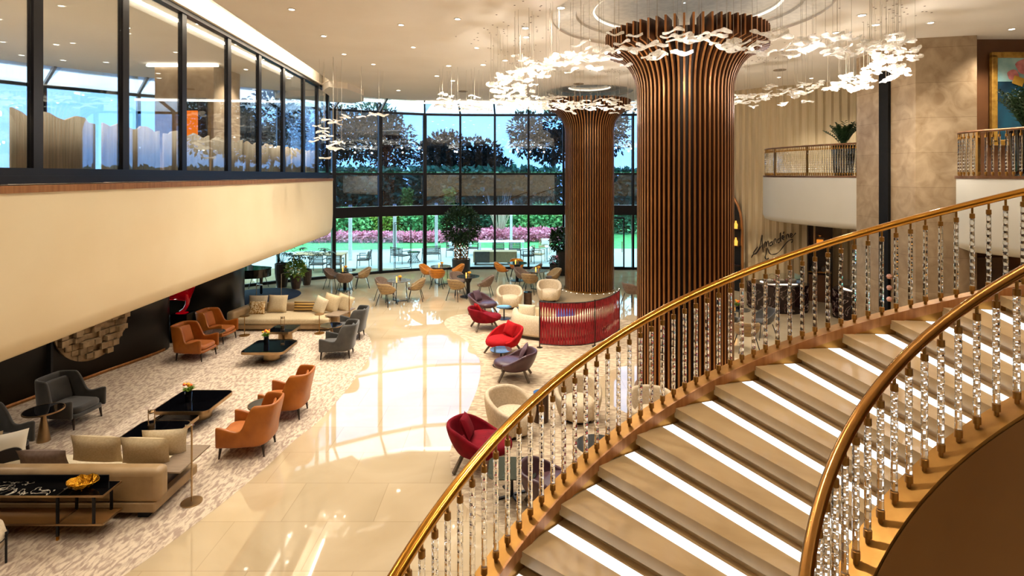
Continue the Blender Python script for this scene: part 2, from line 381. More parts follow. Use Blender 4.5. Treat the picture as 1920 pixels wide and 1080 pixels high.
# ceiling with round openings at the columns and a cove slot beside the mezzanine glass
COL = [(3.59, 11.55), (3.07, 22.0)]
def circ(c, r, n=72): return [(c[0] + r * math.cos(2 * PI * i / n), c[1] + r * math.sin(2 * PI * i / n)) for i in range(n)]
slot = [(-5.85, 3), (-5.62, 10.4), (-6.33, 19.4), (-6.95, 20.2), (-6.28, 11.0), (-6.05, 3)]
slot = [(-5.3, 2.5), (-5.66, 10.4), (-6.36, 19.3), (-6.95, 20.3), (-6.42, 11.0), (-6.0, 2.5)]
inner = [(16, 24.9), (-4.6, 24.85), (-6.55, 24.1), (-8.5, 22.85), (-10.3, 21.6), (-12.2, 20.1), (-14, 18.2), (-15.4, 16.1), (-16.4, 14), (-17, 11.8), (-17.4, 9.2), (-17.4, -10), (16, -10)]
ce = fill2d('ceiling', [inner, circ(COL[0], 2.75), circ(COL[1], 1.7), slot], CEIL + .02, M['paint'], .04); struct(ce)
for k, (c, r) in enumerate(zip(COL, (2.75, 1.7))):
    b = MB(); b.lathe([(r + .02, .0), (r, .05), (r - .25, .08), (r - .5, .1), (r - .52, .15), (r - .8, .18), (r - .82, .14), (r - .86, .14), (r - .88, .26), (.02, .28)], 72, (0, 0, 0), cap=False)
    o = b.build('trim_ceiling_dish', M['white'], loc=(c[0], c[1], CEIL), smooth=50); struct(o)
    l = MB(); l.lathe([(r - .865, .16), (r - .9, .16), (r - .9, .2), (r - .865, .2)], 72, cap=False); l.build('led_ring', M['ringled'], o)
# cove box above the slot, led hidden behind the right-hand lip
def off(p, q, d):
    dx, dy = q[0] - p[0], q[1] - p[1]; L = math.hypot(dx, dy); return (-dy / L * d, dx / L * d)
cv = MB()
top = [(-5.2, 2.4), (-5.56, 10.4), (-6.28, 19.4), (-7.05, 20.5), (-6.52, 11.0), (-6.1, 2.4)]
n_ = len(top)
cv.add([(x, y, CEIL + .04) for x, y in slot] + [(x, y, CEIL + .42) for x, y in slot], [(i, (i + 1) % n_, (i + 1) % n_ + n_, i + n_) for i in range(n_)] + [tuple(range(n_, 2 * n_))])
cvo = cv.build('trim_cove', M['white'], smooth=0); struct(cvo)
cl = MB()
for a, b in ((slot[0], slot[1]), (slot[1], slot[2])): cl.beam((a[0] - .07, a[1], CEIL + .12), (b[0] - .07, b[1], CEIL + .12), .06, .05)
cl.build('led_strip', M['cove'], cvo)
# second, linear light along the ceiling edge at the facade
cl = MB(); edge = [(-6.9, 23.9), (-6.55, 24.06), (-4.6, 24.8), (1.6, 24.85)]
for a, b in zip(edge, edge[1:]): cl.beam((*a, CEIL - .06), (*b, CEIL - .06), .05, .1)
cl.build('linear_light', emis('edge light', '#fff4e2', 5.0), cvo)
# bulkhead dropping at the end of the mezzanine front
bh = MB(); bh.prism([(-6.4, 19.4), (-5.9, 19.9), (-5.75, 21.5), (-6.2, 23.2), (-6.9, 23.9), (-9.5, 22.2), (-8.5, 21.7), (-7.1, 21.5), (-6.95, 20.3)], CEIL - .22, CEIL)
struct(bh.build('trim_bulkhead', M['paint'], smooth=0))

# window wall: every bay a window of its own, every mullion a trim of its own
ncount = 0
for i, ((x0, y0), (x1, y1)) in enumerate(zip(FAC, FAC[1:])):
    vis = i >= 5
    a, b = Vector((x0, y0, 0)), Vector((x1, y1, 0)); d = (b - a).normalized(); nn = Vector((-d.y, d.x, 0)); L = (b - a).length
    nm = 'window_%d' % (i + 1)
    up = MB(); up.beam(a + d * .05 + Vector((0, 0, 5.98)), b - d * .05 + Vector((0, 0, 5.98)), .012, 2.66)
    wo = up.build(nm, M['glassup'], smooth=0); struct(wo)
    p = MB(); p.beam(a + d * .05 + Vector((0, 0, 3.79)), b - d * .05 + Vector((0, 0, 3.79)), .012, 1.42); p.build('middle_pane', M['glassmid'], wo, smooth=0)
    p = MB(); p.beam(a + d * .05 + Vector((0, 0, 1.33)), b - d * .05 + Vector((0, 0, 1.33)), .012, 2.44); p.build('door_pane', M['glasslow'], wo, smooth=0)
    t = MB(); t.beam(a + Vector((0, 0, 4.55)), b + Vector((0, 0, 4.55)), .1, .1); t.beam(a + Vector((0, 0, 7.36)), b + Vector((0, 0, 7.36)), .14, .1)
    t.build('transom', M['blackmetal'], wo, smooth=0)
    t = MB(); t.beam(a + Vector((0, 0, 2.83)), b + Vector((0, 0, 2.83)), .26, .46); t.beam(a + Vector((0, 0, .05)), b + Vector((0, 0, .05)), .16, .12); t.build('spandrel', M['blackmetal'], wo, smooth=0)
    # sloped skylight pane up to the ceiling edge
    sl = MB(); q = [Vector((x0, y0, 7.4)), Vector((x1, y1, 7.4)), Vector((x1, y1, 7.82)) - nn * 1.6, Vector((x0, y0, 7.82)) - nn * 1.6]
    sl.add(q, [(0, 1, 2, 3)]); sl.build('skylight_pane', M['glassclear'], wo, solid=.012, smooth=0)
    r = MB(); r.beam(q[0], q[3], .07, .12); r.build('rafter', M['blackmetal'], wo, smooth=0)
for i, (x, y) in enumerate(FAC):
    a = Vector(FAC[max(i - 1, 0)]); b = Vector(FAC[min(i + 1, len(FAC) - 1)]); d = b - a
    m_ = MB(); m_.box((0, 0, 3.7), (.16 if i in (8, 9, 10) else .1, .24, 7.4))
    struct(m_.build('trim_%d' % (i + 1), M['blackmetal'], loc=(x, y, 0), rz=math.atan2(d.y, d.x), smooth=0))
dd = MB()                                            # sliding door leaf frame outlined in the second bay
a, b = Vector((-6.04, 25.4, 0)), Vector((-4.13, 26.25, 0)); d = (b - a).normalized(); nn = Vector((-d.y, d.x, 0))
for s_ in (0, 1):
    u0, u1, z0, z1 = (.62, 1.42, .12, 2.3) if s_ == 0 else (.67, 1.37, .2, 2.22)
    o_ = a - nn * .12
    dd.beam(o_ + d * u0 + Vector((0, 0, z0)), o_ + d * u1 + Vector((0, 0, z0)), .02, .025); dd.beam(o_ + d * u0 + Vector((0, 0, z1)), o_ + d * u1 + Vector((0, 0, z1)), .02, .025)
    for u in (u0, u1): dd.box(tuple(o_ + d * u + Vector((0, 0, (z0 + z1) / 2))), (.025, .02, z1 - z0), math.atan2(d.y, d.x))
struct(dd.build('door_1', M['blackmetal'], smooth=0))
# glazed door standing in the bay right of the far column
dg = MB(); 
for u in (4.32, 5.3): dg.box((u, 26.3, 1.25), (.06, .08, 2.4))
dg.box((4.81, 26.3, 2.46), (1.04, .08, .08)); dg.box((4.81, 26.3, .1), (1.04, .08, .1))
do = dg.build('door_2', M['blackmetal'], smooth=0); struct(do)
h_ = MB(); h_.box((5.2, 26.2, 1.1), (.03, .04, .5)); h_.build('door_handle', M['chrome'], do)

# fluted wall on the right, and the walls that close the hall
def flutewall(pts, z0, z1, pitch=.25, dep=.1):
    base = smoothcurve(pts, 10, False); L = [0]
    for p, q in zip(base, base[1:]): L.append(L[-1] + math.hypot(q[0] - p[0], q[1] - p[1]))
    b = MB(); g = []; tot = L[-1]; n = int(tot / pitch) * 6; j = 0
    for i in range(n + 1):
        s = tot * i / n
        while j < len(L) - 2 and L[j + 1] < s: j += 1
        t = (s - L[j]) / (L[j + 1] - L[j]); p, q = base[j], base[j + 1]
        x, y = p[0] + (q[0] - p[0]) * t, p[1] + (q[1] - p[1]) * t; dx, dy = q[0] - p[0], q[1] - p[1]; l = math.hypot(dx, dy)
        ph = (s / pitch) % 1; e = dep * (ph if ph < .82 else (1 - ph) / .18 * .82)
        g.append([(x + dy / l * e, y - dx / l * e, z) for z in (z0, z1)])
    return b.grid(g)
fw = flutewall([(7.3, 26.4), (7.75, 24.2), (8.35, 22.6), (9.1, 21.4), (10.1, 20.5), (11.3, 19.8), (13, 19.2), (15.8, 18.6)], 0, CEIL)
struct(fw.build('wall_right', M['flute'], smooth=25))
wb = MB(); wb.box((16, 4.5, 3.9), (.2, 29, 7.8)); struct(wb.build('wall_east', M['beigewall'], smooth=0))
wb = MB(); wb.box((-1, -10, 3.9), (34, .2, 7.8)); struct(wb.build('wall_back', M['beigewall'], smooth=0))
wb = MB(); wb.box((-17.6, -.5, 3.9), (.2, 19.2, 7.8)); struct(wb.build('wall_west', M['beigewall'], smooth=0))
# wavy mezzanine front behind the camera (mirrored in the glass)
pts = smoothcurve([(-17, -4), (-10, -5), (-6, -4), (-2, -5.4), (3, -4.2), (8, -5.6), (15.9, -4.4)], 10, False)
b = MB(); b.grid([[(x, y, 2.3), (x, y + .12, 2.9), (x, y, 4.5)] for x, y in pts]); struct(b.build('wall_back_parapet', M['cream'], smooth=60))
b = MB(); b.prism([(15.9, -9.9), (-17.4, -9.9)] + [(x, y - .06) for x, y in pts], 4.3, 4.42); struct(b.build('floor_back_mezzanine', M['beigewall'], smooth=0))
b = MB()
for k in range(16): b.box((-9 + k * 1.35, -9.7, 6), (.5, .2, 3.2))
struct(b.build('trim_back_panels', M['walnut'], smooth=0))

# travertine pier with a black channel
b = MB(); b.prism([(9.75, 13.35), (11.05, 13.1), (15.9, 13.1), (15.9, 15.7), (9.75, 15.7)], 0, CEIL)
b = MB(); b.prism([(9.75, 13.4), (10.98, 13.1), (10.98, 15.7), (9.75, 15.7)], 0, CEIL); struct(b.build('wall_pier', M['travertine'], smooth=0))
b = MB(); b.box((9.73, 14.46, 3.6), (.1, .36, 7.2)); struct(b.build('trim_black_channel', M['mattblack'], smooth=0))
k3 = thing('wall_sconce', 'column of three small pink glowing glass balls on the black channel of the travertine pier', 'lamp', (9.66, 14.2, 0))
for k in range(3):
    s_ = MB(); s_.lathe([(.001, -.07), (.05, -.05), (.07, 0), (.05, .05), (.001, .07)], 12, (0, 0, 0)); s_.build('glass_ball', mat('pink glass ball', '#d9a38f', rough=.1, metal=.4), k3, (0, 0, 1.32 + .29 * k))
    s_ = MB(); s_.tube([(-0.0, 0, 0), (.1, .0, 0)], .012); s_.build('bracket', M['bronzecap'], k3, (0, 0, 1.32 + .29 * k))
b = MB(); b.box((13.4, 13.6, 3.9), (4.9, .2, 7.8)); struct(b.build('wall_niche', M['brownpanel'], smooth=0))
b = MB(); b.box((11.6, 13.46, 1.25), (.9, .06, 2.5)); struct(b.build('door_3', mat('taupe door leaf', '#6d5747', rough=.4), smooth=0))
b = MB(); b.box((13.2, 13.46, 1.3), (1.6, .06, 2.3)); struct(b.build('trim_gold_frame', M['brass'], smooth=0))

# left mezzanine: slab, parapet, glass front
def gx(Y): return -(5.97 + .055 * Y)
b = MB(); b.prism([(gx(-3) , -3), (gx(21.6), 21.5), (-9.2, 22.1), (-11.2, 20.8), (-13, 19.2), (-14.6, 17.3), (-16, 15.2), (-17, 13), (-17.6, 9), (-17.6, -3)], 2.75, 4.36)
struct(b.build('floor_mezzanine', M['dark'], smooth=0))
g = []
pl = [(gx(Y) + .28, Y) for Y in (-3, 0, 3, 6, 9, 12, 15, 18, 20.8)] + [(gx(21.4) + .22, 21.25), (gx(21.5) + .05, 21.55), (gx(21.5) - .2, 21.72), (-9.2, 22.3)]
for i, (x, y) in enumerate(pl):
    a, c_ = pl[max(i - 1, 0)], pl[min(i + 1, len(pl) - 1)]; dx, dy = c_[0] - a[0], c_[1] - a[1]; l = math.hypot(dx, dy); nx, ny = dy / l, -dx / l
    g.append([(x + nx * e, y + ny * e, z) for e, z in ((-.5, 2.34), (-.3, 2.26), (-.12, 2.24), (-.02, 2.30), (.04, 2.5), (.06, 3.0), (.06, 4.28))])
b = MB(); b.grid(g); struct(b.build('wall_left_parapet', M['cream'], smooth=50))
b = MB()
for (x, y), (x2, y2) in zip(pl, pl[1:]): b.beam((x + .03, y, 4.325), (x2 + .03, y2, 4.325), .1, .09)
struct(b.build('trim_bronze_strip', M['bronze'], smooth=0))
b = MB(); b.beam((gx(-3) + .05, -3, 4.44), (gx(21.5) + .05, 21.5, 4.44), .3, .1); b.beam((gx(-3), -3, 4.54), (gx(21.5), 21.5, 4.54), .16, .1)
b.beam((gx(-3), -3, 7.76), (gx(21.5), 21.5, 7.76), .16, .1); b.beam((gx(21.5), 21.5, 4.5), (-9.3, 22.3, 4.5), .16, .14)
struct(b.build('trim_mezzanine_sill', M['blackmetal'], smooth=0))
MY = [3.75, 5.58, 7.42, 9.25, 11.07, 13.05, 14.86, 16.66, 18.55, 20.1, 21.5]
for i, Y in enumerate(MY):
    b = MB(); b.box((0, 0, 6.1), (.09, .15, 3.4)); struct(b.build('trim_mezzanine_mullion_%d' % (i + 1), M['blackmetal'], loc=(gx(Y), Y, 0), smooth=0))
for i, (ya, yb) in enumerate(zip(MY, MY[1:])):
    b = MB(); b.beam((gx(ya + .08), ya + .08, 6.15), (gx(yb - .08), yb - .08, 6.15), .015, 3.2)
    struct(b.build('window_%d' % (30 + i), M['glassmezz'], smooth=0))
b = MB(); b.beam((gx(21.55), 21.6, 6.15), (-9.3, 22.35, 6.15), .015, 3.2); struct(b.build('window_41', M['glassmezz'], smooth=0))
# fabric screens standing behind the mezzanine glass
for i, (ya, yb) in enumerate(zip(MY, MY[1:])):
    nm = ['behind the mullion nearest the frame edge', 'behind the leftmost whole glass bay', 'behind the wide glass bay third from the near end', 'in the bay below the brown stone pier left edge',
          'in the bay below the brown stone pier right edge', 'in the first bay past the stone pier', 'in the second bay past the stone pier', 'in the third bay past the stone pier', 'in the narrow bay next to the corner bay', 'in the corner bay of the glass front'][i]
    t = thing('fabric_screen', 'striated taupe fabric screen ' + nm, 'screen', ((gx(ya) + gx(yb)) / 2 - .42, (ya + yb) / 2, 4.36), 0, 'fabric screens along the mezzanine glass')
    Lh = (yb - ya) / 2 - .16
    s_ = MB(); n = 12; g = []
    for q in range(n + 1):
        y = -Lh + 2 * Lh * q / n; g.append([(.025 * math.sin(q * 2.1), y, .06), (.025 * math.sin(q * 2.1), y, 1.02 + .05 * math.sin(q * 1.3 + i))])
    s_.grid(g); s_.build('panel', M['screenfab'], t, solid=.05, smooth=60)
    s_ = MB(); s_.box((0, 0, .03), (.3, 2 * Lh, .06)); s_.build('base', M['walnut'], t)
# stone pier inside the mezzanine and its bar front
b = MB(); b.prism([(gx(-3), -3), (gx(21.4), 21.4), (-9.2, 22.0), (-11.2, 20.7), (-13, 19.1), (-14.6, 17.2), (-16, 15.1), (-17, 13), (-17.5, 9), (-17.5, -3)], 4.361, 4.375); struct(b.build('floor_mezzanine_carpet', M['mezzfloor'], smooth=0))
b = MB(); b.box((-9.75, 17.3, 6.08), (1.75, 1.6, 3.4)); struct(b.build('wall_mezzanine_pier', M['travertine'], smooth=0))
b = MB(); b.box((-9.45, 16.46, 5.9), (.8, .06, 1.75)); struct(b.build('trim_dark_panel', M['walnut'], smooth=0))
b = MB(); b.box((-9.45, 16.4, 5.75), (.3, .05, 1.3)); struct(b.build('trim_amber_panel', emis('amber glowing strip', '#e8731a', 1.1), smooth=0))  # orange strip on the dark panel, given a glow of its own
b = MB(); b.box((-9.75, 16.42, 7.74), (2.1, .08, .06)); struct(b.build('trim_pier_light', emis('edge light', '#fff4e2', 5.0), smooth=0))

# black curved walls at ground level on the left
def lowwall(name, pts, z1, m, thick=.12):
    p = smoothcurve(pts, 8, False); b = MB(); b.grid([[(x, y, 0), (x, y, z1)] for x, y in p]); o = b.build(name, m, solid=thick, smooth=60); struct(o); return o
lowwall('wall_left', [(-10.3, 5), (-10.2, 7.5), (-10.0, 9.6), (-9.62, 11.4), (-9.33, 12.6), (-9.05, 13.6), (-8.95, 14.2), (-9.1, 14.6), (-9.6, 14.75), (-11.5, 14.6)], 2.75, M['blackwall'])
lowwall('wall_left_recess', [(-11.5, 15.9), (-9.8, 15.85), (-9.0, 16.1), (-8.55, 16.5), (-8.4, 17.0), (-8.6, 17.7), (-9.2, 18.4), (-10.6, 19.2), (-13, 19.2)], 2.75, M['blackwall'])
lowwall('baseboard_left', [(-10.27, 5), (-10.13, 7.5), (-9.93, 9.6), (-9.55, 11.4), (-9.26, 12.6), (-8.98, 13.6), (-8.88, 14.2)], .07, M['bronze'], .02)
b = MB(); b.box((-9.52, 11.42, 1.35), (.1, .06, 2.7)); struct(b.build('trim_wall_groove', M['dark'], smooth=0))

# balconies on the right
def balcony(pts, zb, zt, mname):
    p = smoothcurve(pts, 8, False); g = []
    for i, (x, y) in enumerate(p):
        a, c_ = p[max(i - 1, 0)], p[min(i + 1, len(p) - 1)]; dx, dy = c_[0] - a[0], c_[1] - a[1]; l = math.hypot(dx, dy); nx, ny = dy / l, -dx / l
        g.append([(x - nx * e, y - ny * e, z) for e, z in ((.5, zb + .04), (.2, zb), (.05, zb + .06), (0, zb + .2), (0, 4.42), (.2, 4.42))])
    b = MB(); b.grid(g); return struct(b.build(mname, M['greycream'], smooth=50))
FB = [(9.75, 20.6), (9.0, 19.85), (8.8, 19.1), (8.95, 17.9), (9.28, 16.8), (9.8, 15.72)]
RB = [(10.5, 13.1), (9.9, 12.35), (9.55, 11.9), (9.5, 11.5), (9.62, 11.1), (9.8, 10.6), (10.2, 9.4), (10.8, 8.0), (11.5, 6.5)]
balcony(FB, 2.92, 4.42, 'wall_far_balcony'); balcony(RB, 2.88, 4.42, 'wall_near_balcony')
b = MB(); b.prism([(x + .1, y) for x, y in FB] + [(14, 15.72), (14, 19), (11, 20)], 3.1, 4.40); struct(b.build('floor_far_balcony', M['greycream'], smooth=0))
b = MB(); b.prism([(x + .15, y) for x, y in RB] + [(15.8, 6.5), (15.8, 13.4), (10.7, 13.4)], 3.1, 4.40); struct(b.build('floor_near_balcony', M['greycream'], smooth=0))

# carpets inlaid in the marble
lc = [P(*q)[:2] for q in [(240, 1074), (400, 957), (495, 879), (551, 827), (600, 788), (629, 755.5), (655.6, 724), (678, 693), (692, 668), (697, 648), (691, 630), (672, 616), (640, 607), (560, 603)]]
lcl = smoothcurve([(-4.9, 5.0)] + lc, 6, False) + [(-8.3, 17.2), (-9.5, 15.6), (-9.5, 14.9), (-8.85, 14.3), (-8.95, 13.6), (-9.25, 12.6), (-9.5, 11.4), (-9.9, 9.6), (-10.1, 7.5), (-10.2, 5.0)]
o = fill2d('carpet', [lcl], 0, M['carpetl'], .003); tag(o, 'flecked beige inlaid carpet under the orange chairs and both sofas on the left', 'carpet')
rc = [P(*q)[:2] for q in [(1010, 1062), (947, 1003), (906, 973), (873, 949), (852, 908), (845, 877), (845, 842), (858, 808), (872, 782), (895, 728), (901, 690), (893, 660), (870, 636), (842, 618), (833, 605), (845, 594), (880, 588), (960, 586), (1060, 590), (1160, 598), (1230, 612)]]
rcl = smoothcurve(rc, 6, False) + [(5.3, 15.2), (5.62, 13), (5.62, 10.8), (4.9, 9.2), (3.4, 8.3), (1.6, 6.9)]
o = fill2d('carpet', [rcl, circ(COL[0], 1.78)], 0, M['carpetr'], .003); tag(o, 'flecked sand inlaid carpet under the red and plum chairs on the right', 'carpet')
rg = MB(); rg.lathe([(1.4, .0), (1.42, .01), (1.4, .02), (.01, .022)], 64); tag(rg.build('round_rug', M['navyrug'], loc=(-9.35, 20.6, 0)), 'round navy rug under the grand piano', 'rug')

# ------------------------------------------------------------------ columns with flared bronze fins
def fin_profile():
    pr = [(.0, .0), (.0, 6.2)]
    for i in range(1, 9):
        t = i / 8; pr.append((.66 * (1 - math.cos(t * PI / 2 * .93)) / (1 - math.cos(PI / 2 * .93)), 6.2 + .86 * math.sin(t * PI / 2 * .93) / math.sin(PI / 2 * .93)))
    pr.append((.66, 7.43)); return pr
def fin_mesh(r0):
    pr = fin_profile(); b = MB(); t = .0195; k = len(pr)
    outer = [(r0 + x, z) for x, z in pr]; inn = [(r0 + x - .17 if i < k - 1 else r0 + x - .5, z if i < k - 2 else z) for i, (x, z) in enumerate(pr)]
    inn[-2] = (r0 + .66 - .45, 7.2); inn[-1] = (r0 + .66 - .45, 7.43)
    for s_ in (-t, t):
        for x, z in outer: b.v.append((x, s_, z))
        for x, z in inn: b.v.append((x, s_, z))
    q = 2 * k
    for i in range(k - 1):
        b.f += [(i, i + 1, k + i + 1, k + i), (q + i, q + k + i, q + k + i + 1, q + i + 1), (i, q + i, q + i + 1, i + 1), (k + i, k + i + 1, q + k + i + 1, q + k + i)]
    b.f += [(0, k, q + k, q), (k - 1, q + k - 1, q + 2 * k - 1, 2 * k - 1)]
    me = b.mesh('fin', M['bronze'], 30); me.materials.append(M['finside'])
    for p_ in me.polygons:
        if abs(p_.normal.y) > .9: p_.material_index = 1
    return me
for (x, y), where in zip(COL, ('nearer', 'farther')):
    t = thing('column', 'nearer bronze finned column with flared top behind the staircase' if where == 'nearer' else 'farther bronze finned column with flared top behind the red cord screen', 'column', (x, y, 0))
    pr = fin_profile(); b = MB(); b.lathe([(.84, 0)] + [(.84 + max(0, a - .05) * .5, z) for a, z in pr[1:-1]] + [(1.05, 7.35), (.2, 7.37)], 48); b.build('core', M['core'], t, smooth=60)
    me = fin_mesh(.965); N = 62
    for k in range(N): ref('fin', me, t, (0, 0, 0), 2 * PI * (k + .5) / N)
    b = MB(); b.lathe([(1.02, 0), (1.02, .04), (.8, .05)], 48); b.build('base_ring', M['bronzecap'], t)
for k in range(14):
    a = PI + PI * (k + .5) / 14; b = MB(); b.lathe([(.035, 0), (.035, .012), (.02, .016)], 10)
    o = b.build('floor_uplight', M['bronzecap'], loc=(3.07 + 1.16 * math.cos(a), 22 + 1.16 * math.sin(a), 0))
    tag(o, 'tiny round floor uplight at the foot of the farther bronze column', 'lamp', 'floor uplights around the farther column')
    l = MB(); l.lathe([(.02, .016), (.001, .018)], 8, cap=False); l.build('lens', M['lens'], o)
# ================================================================== STAIRCASE
SX, SY = 3.567, 1.534; R2, RO, RI, RIN = 4.568, 4.651, 2.453, 2.33
TH0, DTH, Z0, RISE, RAILH = 2.445, -.111, 1.477, .16, 1.012
def zn(th): return Z0 + RISE * (th - TH0) / DTH
def sp(th, r, z): return (SX + r * math.cos(th), SY + r * math.sin(th), z)
st = thing('staircase', 'curved staircase of honey marble treads with lit white strips and bronze sides', 'staircase', (SX, SY, 0))
def lp(th, r, z): return (r * math.cos(th), r * math.sin(th), z)
KA, KB = -9, 19
tread_me = None
def sector(r0, r1, a0, a1, z0, z1, n=4):
    b = MB(); g = []
    ang = [a0 + (a1 - a0) * i / n for i in range(n + 1)]
    b.prism([(r1 * math.cos(a), r1 * math.sin(a)) for a in ang] + [(r0 * math.cos(a), r0 * math.sin(a)) for a in reversed(ang)], z0, z1); return b
tm = sector(2.50, R2, 0, DTH * 1.16, -.098, 0).mesh('tread', M['stair'], 0)
rm = sector(2.50, R2, DTH * .0 - .012, DTH * .0 - .03, -.17, -.098, 1).mesh('riser', M['stair'], 0)
def strip():
    b = MB(); top = [(r * math.cos(a), r * math.sin(a)) for r, a in ((2.53, DTH + .012), (R2 - .02, DTH + .008), (R2 - .02, DTH + .165 / R2), (2.53, DTH + .125 / 2.53))]
    return b.prism(top, 0, .003)
lm = strip().mesh('tread_glow', M['led'], 0)  # glowing band on the tread stands in for LED light from under nosing
for k in range(KA, KB):
    th = TH0 + k * DTH; z = Z0 + k * RISE
    if z < .05: continue
    t = ref('tread', tm, st, (0, 0, z), th)
    ref('riser', rm, t); ref('tread_glow', lm, t)
    if k in (-2,): pass
b = MB(); g = []                                    # underside
for i in range(90):
    th = 3.42 + (.34 - 3.42) * i / 89; z = zn(th); g.append([lp(th, r, max(0.02, z + e)) for r, e in ((2.34, -.42), (2.5, -.46), (4.6, -.46), (4.72, -.42))])
b.grid(g); b.build('underside', M['drum'], st, smooth=50)
def band(r0, r1, e0, e1, name, m, lo=None):
    b = MB(); g = []
    for i in range(120):
        th = 3.45 + (.33 - 3.45) * i / 119; z = zn(th); za = max(.01, z + e0) if lo is None else lo; zb = max(.05, z + e1)
        g.append([lp(th, r0, za), lp(th, r0, zb), lp(th, r1, zb), lp(th, r1, za)])
    b.grid(g); k = len(g) - 1
    return b.build(name, m, st, smooth=40)
band(R2 - .005, 4.745, -.36, .045, 'outer_stringer', M['bronzecap'])
band(R2 - .022, R2 - .004, -.04, .062, 'stringer_lip', M['bronze'])
band(2.345, 2.535, -.2, .085, 'inner_stringer', M['bronzecap'])
b = MB(); g = []
for i in range(120):
    th = 3.45 + (.33 - 3.45) * i / 119; z = max(.04, zn(th) + .055); g.append([lp(th, 2.34, 0), lp(th, 2.34, z)])
b.grid(g); b.build('drum_wall', M['drum'], st, smooth=60)

def crystal_mesh(h):
    b = MB(); pr = []; n = int(h / .068)
    for i in range(n):
        z = h * i / n; s_ = h / n; pr += [(.0198, z), (.0218, z + s_ * .08), (.0222, z + s_ * .5), (.0218, z + s_ * .92)]
    pr.append((.0198, h)); b.lathe(pr, 8, tw=.02); return b.mesh('crystal_rod', M['crystal'], 35)
def col_mesh(name, pr): return MB().lathe(pr, 12).mesh(name, M['bronzecap'], 40)
up_c = col_mesh('upper_collar', [(.011, .0), (.011, -.075), (.024, -.078), (.025, -.125), (.02, -.13)][::-1])
lo_c = col_mesh('lower_collar', [(.015, 0), (.016, .03), (.026, .034), (.026, .085), (.022, .088)])
def rail(name, label, r, capoff, d, phase, a0, a1, ra0, ra1, rm_, grp):
    t = thing(name, label, 'railing', (SX, SY, 0))
    pts = []
    for i in range(121):
        th = ra0 + (ra1 - ra0) * i / 120; pts.append(lp(th, r, zn(th) + RAILH))
    b = MB(); b.tube(pts, .043 if r > 4 else .037, 14, sy=.85); b.build('handrail', rm_, t, smooth=60)
    h = RAILH - capoff - .03 - .13 - .08; cm = crystal_mesh(h)
    n0, n1 = math.ceil((a1 - phase) / d), math.floor((a0 - phase) / d)
    for n in range(n0, n1 + 1):
        th = phase + n * d; z = zn(th)
        if z < .1: continue
        o = ref('baluster', cm, t, lp(th, r, z + capoff + .085), th)
        ref('upper_collar', up_c, o, (0, 0, h + .13)); ref('lower_collar', lo_c, o, (0, 0, -.085))
    return t
rail('stair_railing', 'long outer stair railing of crystal rods under a polished brass handrail, beside the lounge', RO, .045, .0313, 2.3631, 3.05, .75, 3.44, .36, M['brass'], '')
rail('stair_railing', 'inner stair railing of crystal rods under a bronze handrail, beside the dark drum', RI, .085, .0605, 2.1509, 2.95, .9, 3.44, .36, M['agedbrass'], '')

# balcony railings
def balcony_rail(label, pts, n, h, cap):
    t = thing('balcony_railing', label, 'railing', (pts[0][0], pts[0][1], 4.42)); ox, oy = pts[0][:2]
    p = smoothcurve(pts, 12, False); p = [(x - ox + .06, y - oy, 0) for x, y in p]
    b = MB(); b.tube([(x, y, h) for x, y, z in p], .035, 10, sy=.8); b.build('handrail', M['balcbronze'], t, smooth=60)
    b = MB(); 
    for (x, y, z), (x2, y2, z2) in zip(p, p[1:]): b.beam((x, y, .03), (x2, y2, .03), .14, .06)
    b.build('base_rail', M['balcbronze'], t, smooth=0)
    L = [0]
    for a, c_ in zip(p, p[1:]): L.append(L[-1] + math.hypot(c_[0] - a[0], c_[1] - a[1]))
    hh = h - .06 - .08 - .14; cm = crystal_mesh(hh)
    for k in range(n):
        s = L[-1] * (k + .5) / n; j = max(i for i in range(len(L)) if L[i] <= s); j = min(j, len(p) - 2); u = (s - L[j]) / (L[j + 1] - L[j])
        x, y = p[j][0] + (p[j + 1][0] - p[j][0]) * u, p[j][1] + (p[j + 1][1] - p[j][1]) * u
        o = ref('baluster', cm, t, (x, y, .14)); ref('upper_collar', up_c, o, (0, 0, hh + .13)); ref('lower_collar', lo_c, o, (0, 0, -.085))
    for k in (.28, .62):
        s = L[-1] * k; j = max(i for i in range(len(L)) if L[i] <= s); b = MB(); b.box((p[j][0], p[j][1], h / 2), (.05, .05, h)); b.build('post', M['bronzecap'], t)
    return t
balcony_rail('bronze balcony railing with crystal rods on the far balcony above the fluted wall sign', FB[1:], 56, .98, 0)
balcony_rail('bronze balcony railing with crystal rods on the near balcony below the large painting', RB, 62, .98, 0)

# ================================================================== CHANDELIER
random.seed(5)
path = [(3.05, 9.55, 2.25), (1.83, 9.95, 2.2), (.92, 10.6, 2.2), (.3, 11.6, 2.15), (-.12, 13.3, 2.1), (.1, 15.2, 2.1), (.75, 16.7, 2.15), (1.5, 17.3, 2.2), (2.4, 17.4, 2.2), (3.8, 17.6, 2.2), (5.1, 17.2, 2.2),
        (6.4, 16.3, 2.2), (7.25, 15.4, 2.2), (7.75, 13.7, 2.15), (7.95, 12.3, 2.15), (7.75, 11.2, 2.2), (7.1, 10.1, 2.25), (5.8, 9.5, 2.25), (4.5, 9.4, 2.25)]
cp = smoothcurve(path, 24)
tail = smoothcurve([(.6, 16.9, 2.15), (-.4, 17.2, 2.15), (-1.3, 17.6, 2.2), (-1.9, 17.4, 2.2), (-2.1, 17.0, 2.25)], 16, False)
far = smoothcurve([(-4.9, 15.6, .6), (-5.2, 15.9, 1.0), (-5.4, 16.4, 1.35), (-4.9, 17.0, 1.75), (-3.9, 17.4, 1.8)], 8, False)
ch = thing('chandelier', 'hanging ring chandelier of frosted glass petals curling around the nearer bronze column', 'chandelier', (3.59, 11.55, CEIL))
